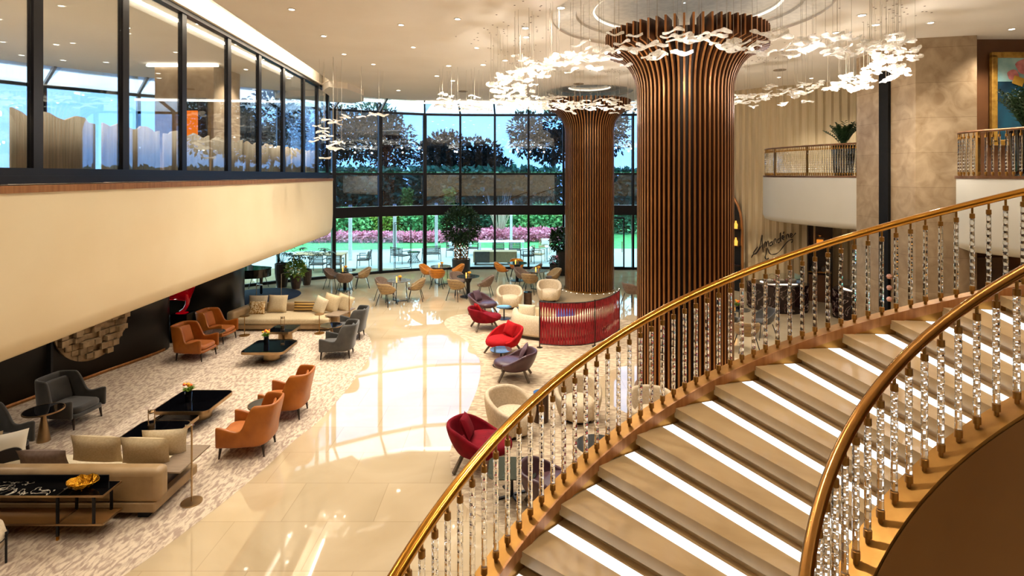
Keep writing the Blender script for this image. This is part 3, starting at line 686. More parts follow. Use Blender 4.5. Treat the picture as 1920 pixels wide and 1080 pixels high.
def petal_mesh(k):
    rr = random.Random(k); L = .40; n = 14; g = []; w1, w2 = .105 + rr.random() * .02, .07 + rr.random() * .025
    for i in range(n + 1):
        u = i / n; x = (u - .5) * L
        if u < .55: wd = w1 * math.sqrt(max(0.0, 1 - ((u - .27) / .275) ** 2)) if u < .3 else w1 + (.035 - w1) * sst((u - .3) / .25)
        else: wd = .035 + (w2 - .035) * sst((u - .55) / .22) if u < .77 else w2 * math.sqrt(max(0.0, 1 - ((u - .77) / .231) ** 2))
        wd = max(wd, .004); row = []
        for j in range(7):
            v = -1 + 2 * j / 6; row.append((x, v * wd, .03 * math.sin(u * 5.2 + k) + .025 * v * v * (1 if u < .5 else .6) + .012 * math.sin(9 * u + 5 * v + k)))
        g.append(row)
    b = MB(); b.grid(g)
    lo = [[(p[0], p[1], p[2] - .008) for p in row] for row in g]
    b.grid([row[::-1] for row in lo]); return b.mesh('glass_petal', M['petal'], 60)
pm = [petal_mesh(k) for k in range(6)]
spots_on = []
plist = []
for i in range(430):
    s = i / 430 * len(cp); a = cp[int(s) % len(cp)]; q = cp[(int(s) + 1) % len(cp)]
    d = Vector((q[0] - a[0], q[1] - a[1], 0)).normalized(); nn = Vector((-d.y, d.x, 0))
    p = Vector(a) + nn * random.uniform(-.42, .42) + d * random.uniform(-.1, .1) + Vector((0, 0, random.gauss(0, .11)))
    plist.append((p, math.atan2(d.y, d.x) + random.gauss(0, .35)))
for i in range(46):
    a = tail[int(i / 46 * (len(tail) - 1))]; plist.append((Vector(a) + Vector((random.gauss(0, .15), random.gauss(0, .25), random.gauss(0, .1))), random.gauss(0, .5)))
for i in range(26):
    a = far[int(i / 26 * (len(far) - 1))]; plist.append((Vector(a) + Vector((random.gauss(0, .2), random.gauss(0, .25), random.gauss(0, .1))), random.gauss(0, .5)))
plist = [(Vector((p.x, p.y, p.z + EYE)), a) for p, a in plist]
plist = [q for q in plist if all((q[0].x - c[0]) ** 2 + (q[0].y - c[1]) ** 2 > (1.85 if q[0].z > 6.9 else 1.65) ** 2 for c in COL)]
order = sorted(range(len(plist)), key=lambda i: plist[i][0].y)
big = set(order[:98]); rest = MB(); wires = MB(); bulbs = 0
org = Vector((3.59, 11.55, CEIL))
for i, (p, a) in enumerate(plist):
    me = pm[i % 6]; tilt = Matrix.Rotation(a, 4, 'Z') @ Matrix.Rotation(random.gauss(0, .14), 4, 'X') @ Matrix.Rotation(random.gauss(0, .1), 4, 'Y') @ Matrix.Scale(random.uniform(.7, 1.0), 4)
    l = p - org
    if i in big:
        o = bpy.data.objects.new('glass_petal', me); C.objects.link(o); o.parent = ch
        o.matrix_local = Matrix.Translation(l) @ tilt
    else:
        rest.add([v.co for v in me.vertices], [tuple(f.vertices) for f in me.polygons], Matrix.Translation(l) @ tilt)
    if i % 2 == 0: wires.tube([tuple(l), (l.x, l.y, -.005)], .0035, 3)
    if i % 9 == 0:
        bb = MB(); bb.lathe([(.001, -.028), (.026, -.016), (.028, .0), (.001, .02)], 8); bb.build('bulb', M['bulb'], ch, tuple(l + Vector((0, 0, -.035))))
ro = rest.build('far_glass_petals', M['petal'], ch, smooth=60); ro['kind'] = 'stuff'
wo = wires.build('hanging_wires', mat('fine steel wire', '#cfc4b2', rough=.4, metal=.5), ch, smooth=0); wo['kind'] = 'stuff'
dots = MB()
for i in range(420):
    a = cp[random.randrange(len(cp))]; x, y = a[0] + random.gauss(0, .45), a[1] + random.gauss(0, .45)
    if math.hypot(x - COL[0][0], y - COL[0][1]) < 2.9: continue
    dots.lathe([(.02, 0), (.02, .004)], 6, (x - 3.59, y - 11.55, -.026))
do_ = dots.build('ceiling_rosettes', M['chairtaupe'], ch, smooth=0); do_['kind'] = 'stuff'

for k in range(14):                                 # the chandelier's own light
    a = cp[int(k / 14 * len(cp))]
    ld = bpy.data.lights.new('chandelier_glow', 'POINT'); ld.energy = 34; ld.color = (1, .94, .85); ld.shadow_soft_size = .05
    lo = bpy.data.objects.new('chandelier_glow', ld); C.objects.link(lo); lo.parent = ch; lo.location = (a[0] - 3.59, a[1] - 11.55, a[2] + EYE - CEIL - .42)
# ================================================================== CEILING LIGHTS
def downlight(x, y, label, grp, power, big_=False, ang=115):
    r = .055 if not big_ else .07
    t = thing('downlight', label, 'lamp', (x, y, CEIL), 0, grp)
    b = MB(); b.lathe([(r + .025, 0), (r + .025, -.012), (r, -.014), (r, 0)], 20); b.build('trim_ring', M['white'], t)
    b = MB(); b.lathe([(r, -.013), (.001, -.016)], 16, cap=False); b.build('lens', M['lens'], t)
    if power:
        ld = bpy.data.lights.new('downlight_beam', 'SPOT'); ld.energy = power; ld.color = (1, .92, .80); ld.spot_size = R(ang); ld.spot_blend = .8; ld.shadow_soft_size = .07
        lo = bpy.data.objects.new('downlight_beam', ld); C.objects.link(lo); lo.parent = t; lo.location = (0, 0, -.06)
def ceilp(px, py): Y = F * (CEIL - EYE) / (HZ - py); return ((px - 960) / F * Y, Y)
G1, G2, G3 = 'plain ceiling downlights', 'spotlights in the chandelier ceiling band', 'downlights outside the frame'
for q in [(547, 17), (607, 67), (752, 46), (858, 35), (645, 101), (775, 88), (894, 89), (1745, 42), (1897, 54), (700, 120)]:
    downlight(*ceilp(*q), 'small round recessed downlight in the plain beige ceiling away from the chandelier', G1, SPOT_W)
for q in [(1052, 14), (985, 52), (987, 69), (841, 123), (906, 121), (947, 113), (819, 142), (849, 151), (747, 169), (1616, 28), (1642, 46), (1568, 61)]:
    downlight(*ceilp(*q), 'bright round spotlight in the dotted ceiling band above the chandelier', G2, SPOT_W, True)
for x, y in [(-4, 6.5), (-1.5, 7.5), (1, 5), (4, 4), (7, 5), (7.5, 8), (-4, 1), (0, -2), (4, -1), (8, 1), (-3.5, -6), (3, -6.5), (9, -6)]:
    downlight(x, y, 'recessed downlight in the ceiling nearer than the top edge of the view', G3, SPOT_W)
for x, y in [(-8.5, 5.5), (-9.5, 7.6), (-8.3, 9.6), (-10.3, 10.6), (-8.6, 12.4), (-11.5, 14), (-12, 9), (-13.5, 11.5), (-8.3, 17.3), (-9, 19.6), (-7.6, 18.9), (-10.5, 17.5)]:
    downlight(x, y, 'small downlight in the mezzanine ceiling seen through the left glass front', 'mezzanine downlights', 330)
for x, y in [(9.0, 18.7), (10.2, 18.9), (11.5, 18.6)]:
    downlight(x, y, 'downlight washing the fluted wall above the far balcony', 'downlights above the far balcony', 300, False, 80)
downlight(12.4, 12.2, 'downlight washing the brown niche above the painting', None, 220, False, 90)
for Y in (6.5, 8.3, 10.2, 12.1, 14, 15.8, 17.6, 19.4):
    downlight(-(5.97 + .055 * Y) - .2, Y, 'small downlight washing the fabric screens behind the mezzanine glass', 'downlights over the fabric screens', 170, False, 100)
# under the left mezzanine, in its dark soffit
for x, y in [(-8.3, 8.2), (-8.4, 11.2), (-8.0, 14.0), (-8.2, 5.6), (-8.6, 19.5)]:
    t = thing('downlight', 'downlight in the dark soffit under the left mezzanine', 'lamp', (x, y, 2.75), 0, 'soffit downlights')
    b = MB(); b.lathe([(.06, 0), (.06, -.012), (.001, -.014)], 16); b.build('lens', M['lens'], t)
    ld = bpy.data.lights.new('downlight_beam', 'SPOT'); ld.energy = 60; ld.color = (1, .85, .68); ld.spot_size = R(130); ld.spot_blend = .8; ld.shadow_soft_size = .07
    lo = bpy.data.objects.new('downlight_beam', ld); C.objects.link(lo); lo.parent = t; lo.location = (0, 0, -.05)
for q in [(1085, 157), (868, 171), (1462, 131)]:
    x, y = ceilp(*q); b = MB(); b.lathe([(.19, 0), (.19, -.015), (.17, -.02), (.13, -.012), (.1, -.02), (.001, -.015)], 24)
    tag(b.build('air_vent', M['beigewall'], loc=(x, y, CEIL)), 'round grey-brown ceiling air vent ' + {1085: 'just in front of the farther column top', 868: 'above the left tail of the chandelier', 1462: 'right of the nearer column top'}[q[0]], 'vent')
# ================================================================== FURNITURE
def bowl(r0, r1, z0, zf, zb, phm, thick, m, parent, name='shell', ey=1.0, n=30, nz=6, power=1.0, p0=.45, tilt=0.0, back=None):
    """tub shell: phi 0 at the back (+Y), +-phm towards the front; rim falls from zb at the back to zf at the ends"""
    b = MB(); g = []
    for i in range(n + 1):
        ph = -phm + 2 * phm * i / n; f = abs(ph) / phm; top = zb + (zf - zb) * sst((f - p0) / (1 - p0)) ** power if f > p0 else zb
        row = []
        for j in range(nz + 1):
            u = j / nz; z = z0 + (top - z0) * u; k = math.sin(u * PI / 2) ** .8; r = r0 + (r1 - r0) * k
            row.append((r * math.sin(ph), r * math.cos(ph) * ey + tilt * u * max(0, math.cos(ph)), z))
        g.append(row)
    b.grid(g)
    return b.build(name, m, parent, solid=thick, off=1.0 if False else 0, sub=1, smooth=80)
def cushion_disc(rx, ry, h, m, parent, loc, name='seat', front=1.0):
    b = MB(); pr = []; n = 28
    prof = [(.02, 0), (.86, 0), (.97, .18 * h), (1, .5 * h), (.97, .82 * h), (.84, h), (.4, h * 1.06), (.02, h * 1.08)]
    o = []
    for rr, z in prof:
        o.append([(rx * rr * math.cos(2 * PI * j / n), ry * rr * math.sin(2 * PI * j / n), z) for j in range(n)])
    g = list(map(list, zip(*o))); b.grid(g, closeu=True); return b.build(name, m, parent, loc, smooth=80)
def pillow(w, h, t, m, parent=None, loc=(0, 0, 0), name='cushion', n=12):
    b = MB()
    for sgn in (1, -1):
        g = []
        for i in range(n + 1):
            u = -1 + 2 * i / n; row = []
            for j in range(n + 1):
                v = -1 + 2 * j / n; d = (max(0, 1 - abs(u) ** 3.2) * max(0, 1 - abs(v) ** 3.2)) ** .55
                pinch = 1 - .05 * (abs(u) * abs(v)) ** 0 * (1 - abs(u * v))
                row.append((u * w / 2 * (1 - .06 * (1 - v * v) * abs(u) ** 3 * 0 - .05 * (1 - abs(v)) * 0) * (1 - .05 * (1 - v * v)), sgn * t / 2 * d, v * h / 2 * (1 - .05 * (1 - u * u))))
            g.append(row if sgn > 0 else row[::-1])
        b.grid(g)
    return b.build(name, m, parent, loc, smooth=80)
def leg_mesh(a, b_, r0, r1, m, n=8): return MB().tube([a, b_], [r0, r1], n).mesh('leg', m, 60)

# --- cognac / grey wing lounge chairs
def wing_chair(label, mshell, mseat, loc, face, group, s=1.0):
    t = thing('armchair', label, 'armchair', loc, rzf(*face), group); W, D = .345, .405
    b = MB(); g = []; n = 36
    for i in range(n + 1):
        u = -1 + 2 * i / n; a = abs(u)
        if a > .42:                                   # sides, from the back corner to the arm front
            f = (a - .42) / .58; x = (W + .02 - .02 * f) * (1 if u > 0 else -1); y = D - .16 - f * (D * 2 - .2)
            if f < .12: x *= .985
        else:
            f = a / .42; ang = f * PI / 2; x = (W + .005) * math.sin(ang) ** .8 * (1 if u > 0 else -1); y = D - .16 + .16 * math.cos(ang) ** .8
        wing = 1 - sst((a - .50) / .13); top = .46 + .075 * sst((a - .68) / .3) + wing * .38
        bot = .20 + .02 * (1 - a)
        row = []
        for j in range(8):
            v = j / 7; z = bot + (top - bot) * v; lean = .10 * max(0, z - .35) / .45 * max(0.0, min(1, (y + .1) / .4)); flare = 1 + .05 * (z - .3)
            hook = 1 - .20 * wing * v * v * (1 if a > .2 else 0)
            row.append((x * flare * hook, y + lean - .05 * wing * v * (1 if a > .3 else 0), z))
        g.append(row)
    b.grid(g); b.build('shell', mshell, t, solid=.055, sub=1, smooth=80)
    b = MB(); b.prism(rrect(.62, .68, .1), .19, .26); b.build('seat_base', mshell, t, (0, -.03, 0), bevel=.02)
    b = MB(); b.prism(rrect(.57, .66, .14), .26, .375); b.build('seat', mseat, t, (0, -.04, 0), bevel=.05, bseg=3, smooth=60)
    b = MB(); g = []
    for i in range(9):
        u = -1 + 2 * i / 8; g.append([(u * .27, .29 + .12 * v - .06 * u * u, .36 + .40 * v) for v in (0, .25, .5, .75, 1)])
    b.grid(g); b.build('inner_back', mseat, t, solid=.05, sub=1, smooth=80)
    for x, y in ((-.27, -.31), (.27, -.31), (-.23, .32), (.23, .32)):
        o = ref('leg', leg_mesh((x * 1.06, y * 1.08, 0), (x, y, .22), .013, .028, M['walnut']), t)
    t.scale = (s, s, s); return t
GW, GG = 'cognac leather wing armchairs', 'dark grey wing armchairs'
wing_chair('cognac leather wing armchair seen from behind, nearest the camera, beside the long tan sofa', M['leather'], M['leatherseat'], (-4.32, 9.08, 0), (-1, -.06), GW, 1.0)
wing_chair('cognac leather wing armchair seen from behind, second back, nearest the marble path', M['leather'], M['leatherseat'], (-4.27, 10.42, 0), (-1, -.06), GW, 1.0)
wing_chair('cognac leather wing armchair facing right, the nearer of the two by the red sculpture', M['leather'], M['leatherseat'], (-7.78, 13.66, 0), (1, -.08), GW, 1.0)
wing_chair('cognac leather wing armchair facing right, right next to the far sofa arm', M['leather'], M['leatherseat'], (-7.98, 15.06, 0), (1, -.1), GW, 1.0)
wing_chair('dark grey wing armchair facing left, beside the mirrored round side table', M['greyvelvet'], M['greyvelvet'], (-4.35, 13.8, 0), (-1, -.1), GG, 1.0)
wing_chair('dark grey wing armchair partly hidden behind the mirrored side table, nearest the far floor lamp', M['greyvelvet'], M['greyvelvet'], (-4.5, 15.35, 0), (-1, -.02), GG, 1.0)
wing_chair('dark grey wing armchair under the round wooden wall relief', M['greyvelvet'], M['greyvelvet'], (-8.02, 10.1, 0), (1, -.12), GG, 1.0)
wing_chair('dark grey wing armchair cut off by the left edge of the photo', M['greyvelvet'], M['greyvelvet'], (-8.1, 8.64, 0), (1, -.12), GG, 1.0)

# --- round side tables on a cone
def cone_table(label, loc, r, h, mtop, mbase):
    t = thing('side_table', label, 'side table', loc)
    b = MB(); b.lathe([(.1, 0), (.1, .01), (.022, h - .02)], 20); b.build('base', mbase, t)
    b = MB(); b.lathe([(r - .012, h - .018), (r - .012, h + .002)], 36); b.build('table_top', mtop, t)
    b = MB(); b.lathe([(r - .012, h - .02), (r, h - .02), (r, h + .004), (r - .012, h + .004)], 36, cap=False); b.build('rim', M['champagne'], t)
cone_table('round black glass side table on a pale cone between the two grey armchairs at left', (-7.92, 9.38, 0), .29, .53, M['blackglass'], M['champagne'])
cone_table('round side table between the two cognac armchairs by the red sculpture', (-7.7, 14.33, 0), .27, .45, M['smoke'], M['champagne'])
cone_table('round mirrored side table between the two grey armchairs by the far sofa', (-4.75, 14.6, 0), .29, .55, mat('mirror top', '#aeb4b8', rough=.03, metal=1.0), M['champagne'])
cone_table('round smoked side table between the two cognac armchairs seen from behind', (-4.35, 9.74, 0), .27, .48, M['smoke'], M['champagne'])

# --- black glass coffee tables with gold rim
def coffee_table(label, cx, cy, w_, d_, h, base=.3, bo=(0, 0)):
    t = thing('coffee_table', label, 'coffee table', (cx, cy, 0), 0, 'black glass coffee tables')
    b = MB(); b.prism(rrect(w_ - .03, d_ - .03, .1), h - .04, h); b.build('table_top', M['blackglass'], t, smooth=30)
    b = MB(); o, i_ = rrect(w_, d_, .115, 6), rrect(w_ - .03, d_ - .03, .1, 6); g = []
    for p, q in zip(o, i_): g.append([(q[0], q[1], h - .055), (p[0], p[1], h - .055), (p[0], p[1], h + .004), (q[0], q[1], h + .004)])
    b.grid(g, closeu=True); b.build('rim', M['champagne'], t, smooth=30)
    b = MB(); b.lathe([(base, .0), (base, .02), (base * .8, h - .06)], 28, (bo[0], bo[1], 0)); b.build('pedestal', M['champagne'], t)
coffee_table('large black glass coffee table with flower vase in the near seating group', -5.85, 10.23, .98, .98, .34, .2, (.05, .1))
coffee_table('smaller black glass coffee table with lantern, next to the near sofa cushions', -5.72, 8.9, .82, .72, .40, .2, (0, -.1))
coffee_table('lowest black glass coffee table tucked between the two near ones', -5.92, 9.64, .72, .6, .22, .2)
coffee_table('large black glass coffee table with flower vase in the far seating group', -5.88, 13.48, 1.02, 1.0, .34, .2, (0, .1))
coffee_table('smaller black glass coffee table with lantern, next to the far sofa', -6.07, 14.75, .68, .72, .42, .2, (0, .1))
coffee_table('lowest black glass coffee table tucked between the two far ones', -6.02, 14.2, .8, .5, .22, .16)
def vase(label, loc, flower='orange', h=.17):
    t = thing('flower_vase', label, 'vase', loc); b = MB(); b.lathe([(.055, 0), (.058, .01), (.062, h), (.05, h - .01)], 20); b.build('pot', M['blacklacq'], t)
    rnd = random.Random(len(label)); b = MB()
    for k in range(46):
        a = rnd.random() * 2 * PI; e = rnd.uniform(.2, 1.1); b.leaf((0, 0, h), (math.cos(a), math.sin(a), e), (0, 0, 1), rnd.uniform(.08, .16), .045)
    b.build('leaves', M['leafl'], t, smooth=0)
    for k in range(9):
        a = rnd.random() * 2 * PI; r = rnd.uniform(.0, .08); b = MB(); b.lathe([(.001, -.02), (.028, -.008), (.03, .008), (.015, .024), (.001, .026)], 9)
        b.build('bloom', M['orangeflower'] if k % 2 else M['yellowflower'], t, (r * math.cos(a), r * math.sin(a), h + .1 + rnd.uniform(0, .05)))
    return t
vase('black vase of orange and yellow flowers on the large near coffee table', (-5.95, 10.2, .344))
vase('black vase of orange and yellow flowers on the large far coffee table', (-6.06, 13.68, .344))
def lantern(label, loc, h=.28):
    t = thing('lantern', label, 'lantern', loc); b = MB(); b.lathe([(.055, 0), (.055, .06)], 20); b.build('base', M['champagne'], t)
    b = MB(); b.tube([(-.05, 0, .06), (-.05, 0, h), (.05, 0, h), (.05, 0, .06)], .008, 6); b.build('handle', M['champagne'], t)
    b = MB(); b.lathe([(.05, h - .05), (.055, h - .03), (.001, h)], 16); b.build('lid', M['champagne'], t)
lantern('small metal lantern on the coffee table next to the near sofa', (-5.83, 8.97, .404), .3)
lantern('small metal lantern on the coffee table next to the far sofa', (-6.12, 14.8, .424), .3)

# --- drink tables and reading lamps
def drink_table(label, loc, h=.54):
    t = thing('drink_table', label, 'side table', loc); b = MB(); b.lathe([(.14, 0), (.14, .012), (.01, .016)], 24); b.build('base', M['bronzecap'], t)
    b = MB(); b.tube([(0, 0, .01), (0, 0, h)], .01); b.build('pole', M['bronzecap'], t); b = MB(); b.lathe([(.13, h), (.13, h + .012)], 24); b.build('table_top', M['bronzecap'], t)
drink_table('slim round pole table in front of the gold print cushion of the far sofa', (-7.5, 15.55, 0)); drink_table('slim round pole table in front of the right end of the far sofa', (-5.47, 15.75, 0))
def floor_lamp(label, loc, h, head, m):
    t = thing('floor_lamp', label, 'lamp', loc); b = MB(); b.lathe([(.135, 0), (.135, .018), (.012, .022)], 28); b.build('base', m, t)
    b = MB(); b.tube([(0, 0, .015), (0, 0, h)], .012); b.build('pole', m, t)
    b = MB(); g = []
    d = Vector(head).normalized(); a = Vector((-d.y, d.x, 0))
    ring = [tuple(Vector((0, 0, h)) + d * (.11 + .11 * math.cos(2 * PI * i / 20)) + a * (.05 * math.sin(2 * PI * i / 20))) for i in range(20)]
    b.add(ring + [(x, y, z + .022) for x, y, z in ring], [tuple(range(20)), tuple(range(39, 19, -1))] + [(i, (i + 1) % 20, (i + 1) % 20 + 20, i + 20) for i in range(20)]); b.build('lamp_head', M['chrome'], t)
floor_lamp('slim bronze reading lamp with round base in front of the near sofa shelf', (-4.40, 7.62, 0), 1.06, (.25, -.9, .35), M['champagne'])
floor_lamp('slim reading lamp standing at the right end of the far sofa', (-4.87, 16.6, 0), 1.0, (-1, -.1, -.1), M['bronzecap'])
floor_lamp('slim reading lamp behind the left arm of the far sofa', (-8.25, 17.9, 0), .96, (1, -.1, -.1), M['chrome'])

# --- far sofa
SG = 'cushions on the far sofa'
t = thing('sofa', 'long low beige sofa facing the camera, with a tray shelf at its right end', 'sofa', (-6.62, 16.5, 0))
b = MB(); b.box((0, 0, .13), (2.75, 1.1, .14)); b.box((0, 0, .03), (2.5, .9, .06)); b.build('base', M['taupe'], t, bevel=.02)
b = MB(); b.prism(rrect(2.66, .98, .08), .2, .37); b.build('seat', M['linen'], t, (.02, -.1, 0), bevel=.05, bseg=3, smooth=60)
b = MB(); b.box((.1, .55, .36), (2.95, .2, .46)); b.build('backrest', M['taupe'], t, bevel=.06, bseg=3)
b = MB(); b.box((-1.42, .02, .34), (.24, 1.15, .44), R(-8)); b.build('arm', M['taupe'], t, bevel=.07, bseg=3)
b = MB(); b.box((1.52, .0, .42), (.42, 1.0, .035), R(-12)); b.build('tray_shelf', M['greywood'], t); b = MB(); b.box((1.48, .05, .2), (.3, .8, .38), R(-12)); b.build('shelf_support', M['taupe'], t, bevel=.01)
def put_pillow(label, x, y, z, w_, h_, th, m, lean=.25, yaw=0.0, roll=0.0, group=None):
    o = pillow(w_, h_, th, m, None, (x, y, z)); o.rotation_euler = (-lean, roll, yaw); return tag(o, label, 'cushion', group)
put_pillow('beige square cushion at the left end of the far sofa, behind the gold print one', -7.7, 16.82, .62, .58, .46, .16, M['linenl'], .22, .0, 0, SG)
put_pillow('gold leaf print cushion at the left of the far sofa', -7.58, 16.5, .55, .46, .38, .15, M['goldweave'], .28, .08, 0, SG)
put_pillow('large olive-beige cushion, second from the left on the far sofa', -7.05, 16.68, .63, .6, .52, .18, M['linen'], .25, -.05, 0, SG)
put_pillow('gold striped lumbar cushion in the middle of the far sofa', -6.25, 16.75, .53, .68, .3, .15, M['goldstripe'], .2, 0, 0, SG)
put_pillow('cream cushion with dark back leaning sideways, right of the striped lumbar cushion', -5.72, 16.55, .61, .5, .5, .16, M['linenl'], .3, -.55, .22, SG)
put_pillow('large beige cushion, second from the right on the far sofa', -5.42, 16.65, .65, .54, .54, .18, M['linen'], .28, -.25, .2, SG)
put_pillow('large beige cushion at the right end of the far sofa', -5.05, 16.7, .64, .52, .5, .18, M['linen'], .28, -.2, .28, SG)

# --- near sofa seen from behind
SN = 'cushions on the near sofa'
t = thing('sofa', 'long tan leather sofa seen from behind at lower left, cushions along its back', 'sofa', (-6.35, 7.74, 0))
b = MB(); b.box((0, 0.0, .15), (3.36, 1.0, .13)); b.build('base', M['taupe'], t, bevel=.015); 
for x in (-1.5, 1.5):
    f_ = MB(); f_.box((x, -.38, .04), (.14, .14, .08)); f_.build('foot', M['blackmetal'], t)
b = MB(); b.prism(rrect(3.06, .8, .06), .2, .36); b.build('seat', M['linenl'], t, (-.14, .1, 0), bevel=.04, bseg=3, smooth=60)
b = MB(); b.box((.02, -.38, .42), (3.44, .24, .44)); b.build('backrest', M['taupe'], t, bevel=.08, bseg=4)
b = MB(); b.prism([(1.5, -.24), (1.87, -.26), (1.87, .5), (1.5, .5)], .47, .49); b.build('tray_shelf', M['greywood'], t)
b = MB(); b.box((1.56, .12, .345), (.05, .7, .25)); b.build('shelf_support', M['walnut'], t)
put_pillow('beige linen cushion on the near sofa, second from its right end', -5.82, 7.78, .66, .66, .42, .2, M['linen'], -.28, .12, .1, SN)
put_pillow('beige linen cushion at the right end of the near sofa', -5.1, 7.72, .66, .66, .42, .2, M['linen'], -.22, .05, .06, SN)
put_pillow('pale beige cushion showing just its edge behind the rightmost near cushion', -4.98, 7.95, .66, .58, .44, .16, M['linenl'], -.2, .3, .08, SN)
put_pillow('cream cushion with a black block standing on the near sofa', -7.15, 7.86, .63, .44, .44, .17, M['blackwhite'], -.05, 1.0, .1, SN)
put_pillow('beige cushion cut by the left edge of the photo on the near sofa', -7.5, 7.8, .63, .5, .46, .18, M['linen'], -.1, .6, .05, SN)
put_pillow('flat taupe cushion lying low on the near sofa between the black block and beige cushions', -6.58, 7.78, .53, .7, .26, .16, M['chairtaupe'], -.3, 0, 0, SN)

# --- console behind the near sofa
t = thing('console_table', 'two-tier black and brass console table behind the near sofa', 'console table', (-6.2, 6.98, 0)); X0, X1 = -1.15, 1.17
b = MB(); b.box(((X0 + .6) / 2, 0, .55), (.6 - X0, .32, .02)); b.build('marble_top', M['blackmarble'], t)
b = MB(); b.box(((.61 + X1) / 2, 0, .55), (X1 - .61, .32, .02)); b.build('black_top', M['blacklacq'], t)
b = MB()
for z in (.55, .2):
    for y in (-.165, .165): b.beam((X0, y, z), (X1, y, z), .012, .022)
    for x in (X0, .605, X1): b.beam((x, -.165, z), (x, .165, z), .012, .022)
b.build('brass_edging', M['champagne'], t, smooth=0)
b = MB(); b.box((0.01, 0, .195), (X1 - X0, .32, .012)); b.build('shelf', M['drum'], t)
for x in (X0 + .1, .605, X1 - .12):
    for y in (-.15, .15):
        if x > 1: b = MB(); b.box((x, y, .375), (.026, .026, .35)); b.build('post', M['blackmetal'], t, smooth=0); continue
        b = MB(); b.box((x, y, .3), (.026, .026, .5)); l_ = b.build('leg', M['blackmetal'], t, smooth=0); f_ = MB(); f_.box((x, y, .035), (.024, .024, .07)); f_.build('brass_tip', M['brass'], l_, smooth=0)
b = MB(); b.beam((X0, .15, .6), (1.02, .15, .6), .012, .09); b.build('back_rail', M['blackmetal'], t, smooth=0)
b = MB(); rnd = random.Random(3); g = []
for i in range(18):
    a = 2 * PI * i / 18; g.append([((.02 + .15 * k / 4 + rnd.uniform(-.02, .02)) * math.cos(a) * 1.15, (.02 + .11 * k / 4 + rnd.uniform(-.015, .015)) * math.sin(a), .01 + .09 * (k / 4) ** 2 + rnd.uniform(-.012, .02)) for k in range(5)])
b.grid(g, closeu=True); tag(b.build('crumpled_bowl', M['gold'], loc=(-5.4, 6.97, .562), solid=.008, smooth=0), 'crumpled gold leaf bowl on the black end of the console table', 'bowl')
t = thing('stool', 'round cream boucle stool with a black metal leg at the bottom left corner', 'stool', (-6.18, 6.3, 0))
b = MB(); b.lathe([(.02, .1), (.2, .1), (.3, .18), (.33, .3), (.3, .42), (.2, .47), (.02, .48)], 32); b.build('seat', M['boucle'], t, smooth=80)
for a in (-.9, .4, 2.0, 3.6): 
    b = MB(); b.tube([(.34 * math.cos(a), .34 * math.sin(a), 0), (.34 * math.cos(a), .34 * math.sin(a), .36)], .012); b.build('leg', M['blackmetal'], t)
b = MB(); b.tube([(.34 * math.cos(2 * PI * i / 32), .34 * math.sin(2 * PI * i / 32), .3) for i in range(32)], .006, 6, True); b.build('ring', M['blackmetal'], t)

# --- wall relief, red sculpture on its plinth
t = thing('wall_relief', 'round relief of weathered wood blocks hung on the black curved wall', 'wall art', (-9.36, 12.3, 1.25), 0)
dv = Vector((.29, 1.2, 0)).normalized(); nv = Vector((dv.y, -dv.x, 0)); rz_ = math.atan2(dv.y, dv.x)
b = MB(); ring = [tuple(dv * (.84 * math.cos(2 * PI * i / 40)) + Vector((0, 0, .84 * math.sin(2 * PI * i / 40))) + nv * .05) for i in range(40)]
b.add(ring + [tuple(Vector(p) + nv * .04) for p in ring], [tuple(range(40)), tuple(range(79, 39, -1))] + [(i, (i + 1) % 40, (i + 1) % 40 + 40, i + 40) for i in range(40)]); b.build('backing', M['blockwood'], t, smooth=0)
rnd = random.Random(11); b = MB(); st_ = .14
for i in range(-6, 7):
    for j in range(-6, 7):
        u, v = i * st_, j * st_
        if math.hypot(u, v) < .78:
            d_ = rnd.choice([.03, .05, .09, .13, .16]); b.box(tuple(dv * u + Vector((0, 0, v)) + nv * (.09 + d_ / 2)), (st_ * .98, d_, st_ * rnd.uniform(.7, .98)), rz_)
b.build('blocks', M['blockwood'], t, smooth=0)
t = thing('plinth', 'black lacquer plinth carrying the red sculpture', 'plinth', (-8.95, 15.1, 0)); b = MB(); b.box((0, 0, .4), (.46, .46, .72)); b.build('body', M['blacklacq'], t, bevel=.006)
b = MB(); b.box((0, 0, .025), (.56, .56, .05)); b.build('foot', M['blacklacq'], t)
t = thing('sculpture', 'glossy red ribbed wing sculpture on the black plinth', 'sculpture', (-8.95, 15.05, .764), rzf(.1, -1))
b = MB(); b.tube([(.02, 0, 0), (-.02, 0, .03), (.07, 0, .1), (.13, 0, .22), (.15, 0, .36), (.12, 0, .5)], [.05, .06, .05, .055, .06, .05], 12); b.lathe([(.16, -.004), (.14, .02), (.02, .03)], 20); b.build('stem', M['redgloss'], t, smooth=70)
b = MB(); g = []
for i in range(25):
    an = R(62 + 108 * i / 24); row = []
    for j in range(9):
        v = j / 8; rr = .06 + (.50 - .12 * abs(i / 24 - .35)) * v
        row.append((.16 + rr * math.cos(an), .022 * (1 if i % 2 else -1) * (.3 + v) - .16 * v * v, .30 + rr * math.sin(an) * .95 + .05 * v * (1 - v)))
    g.append(row)
b.grid(g); b.build('wing', M['redgloss'], t, solid=.03, smooth=20)

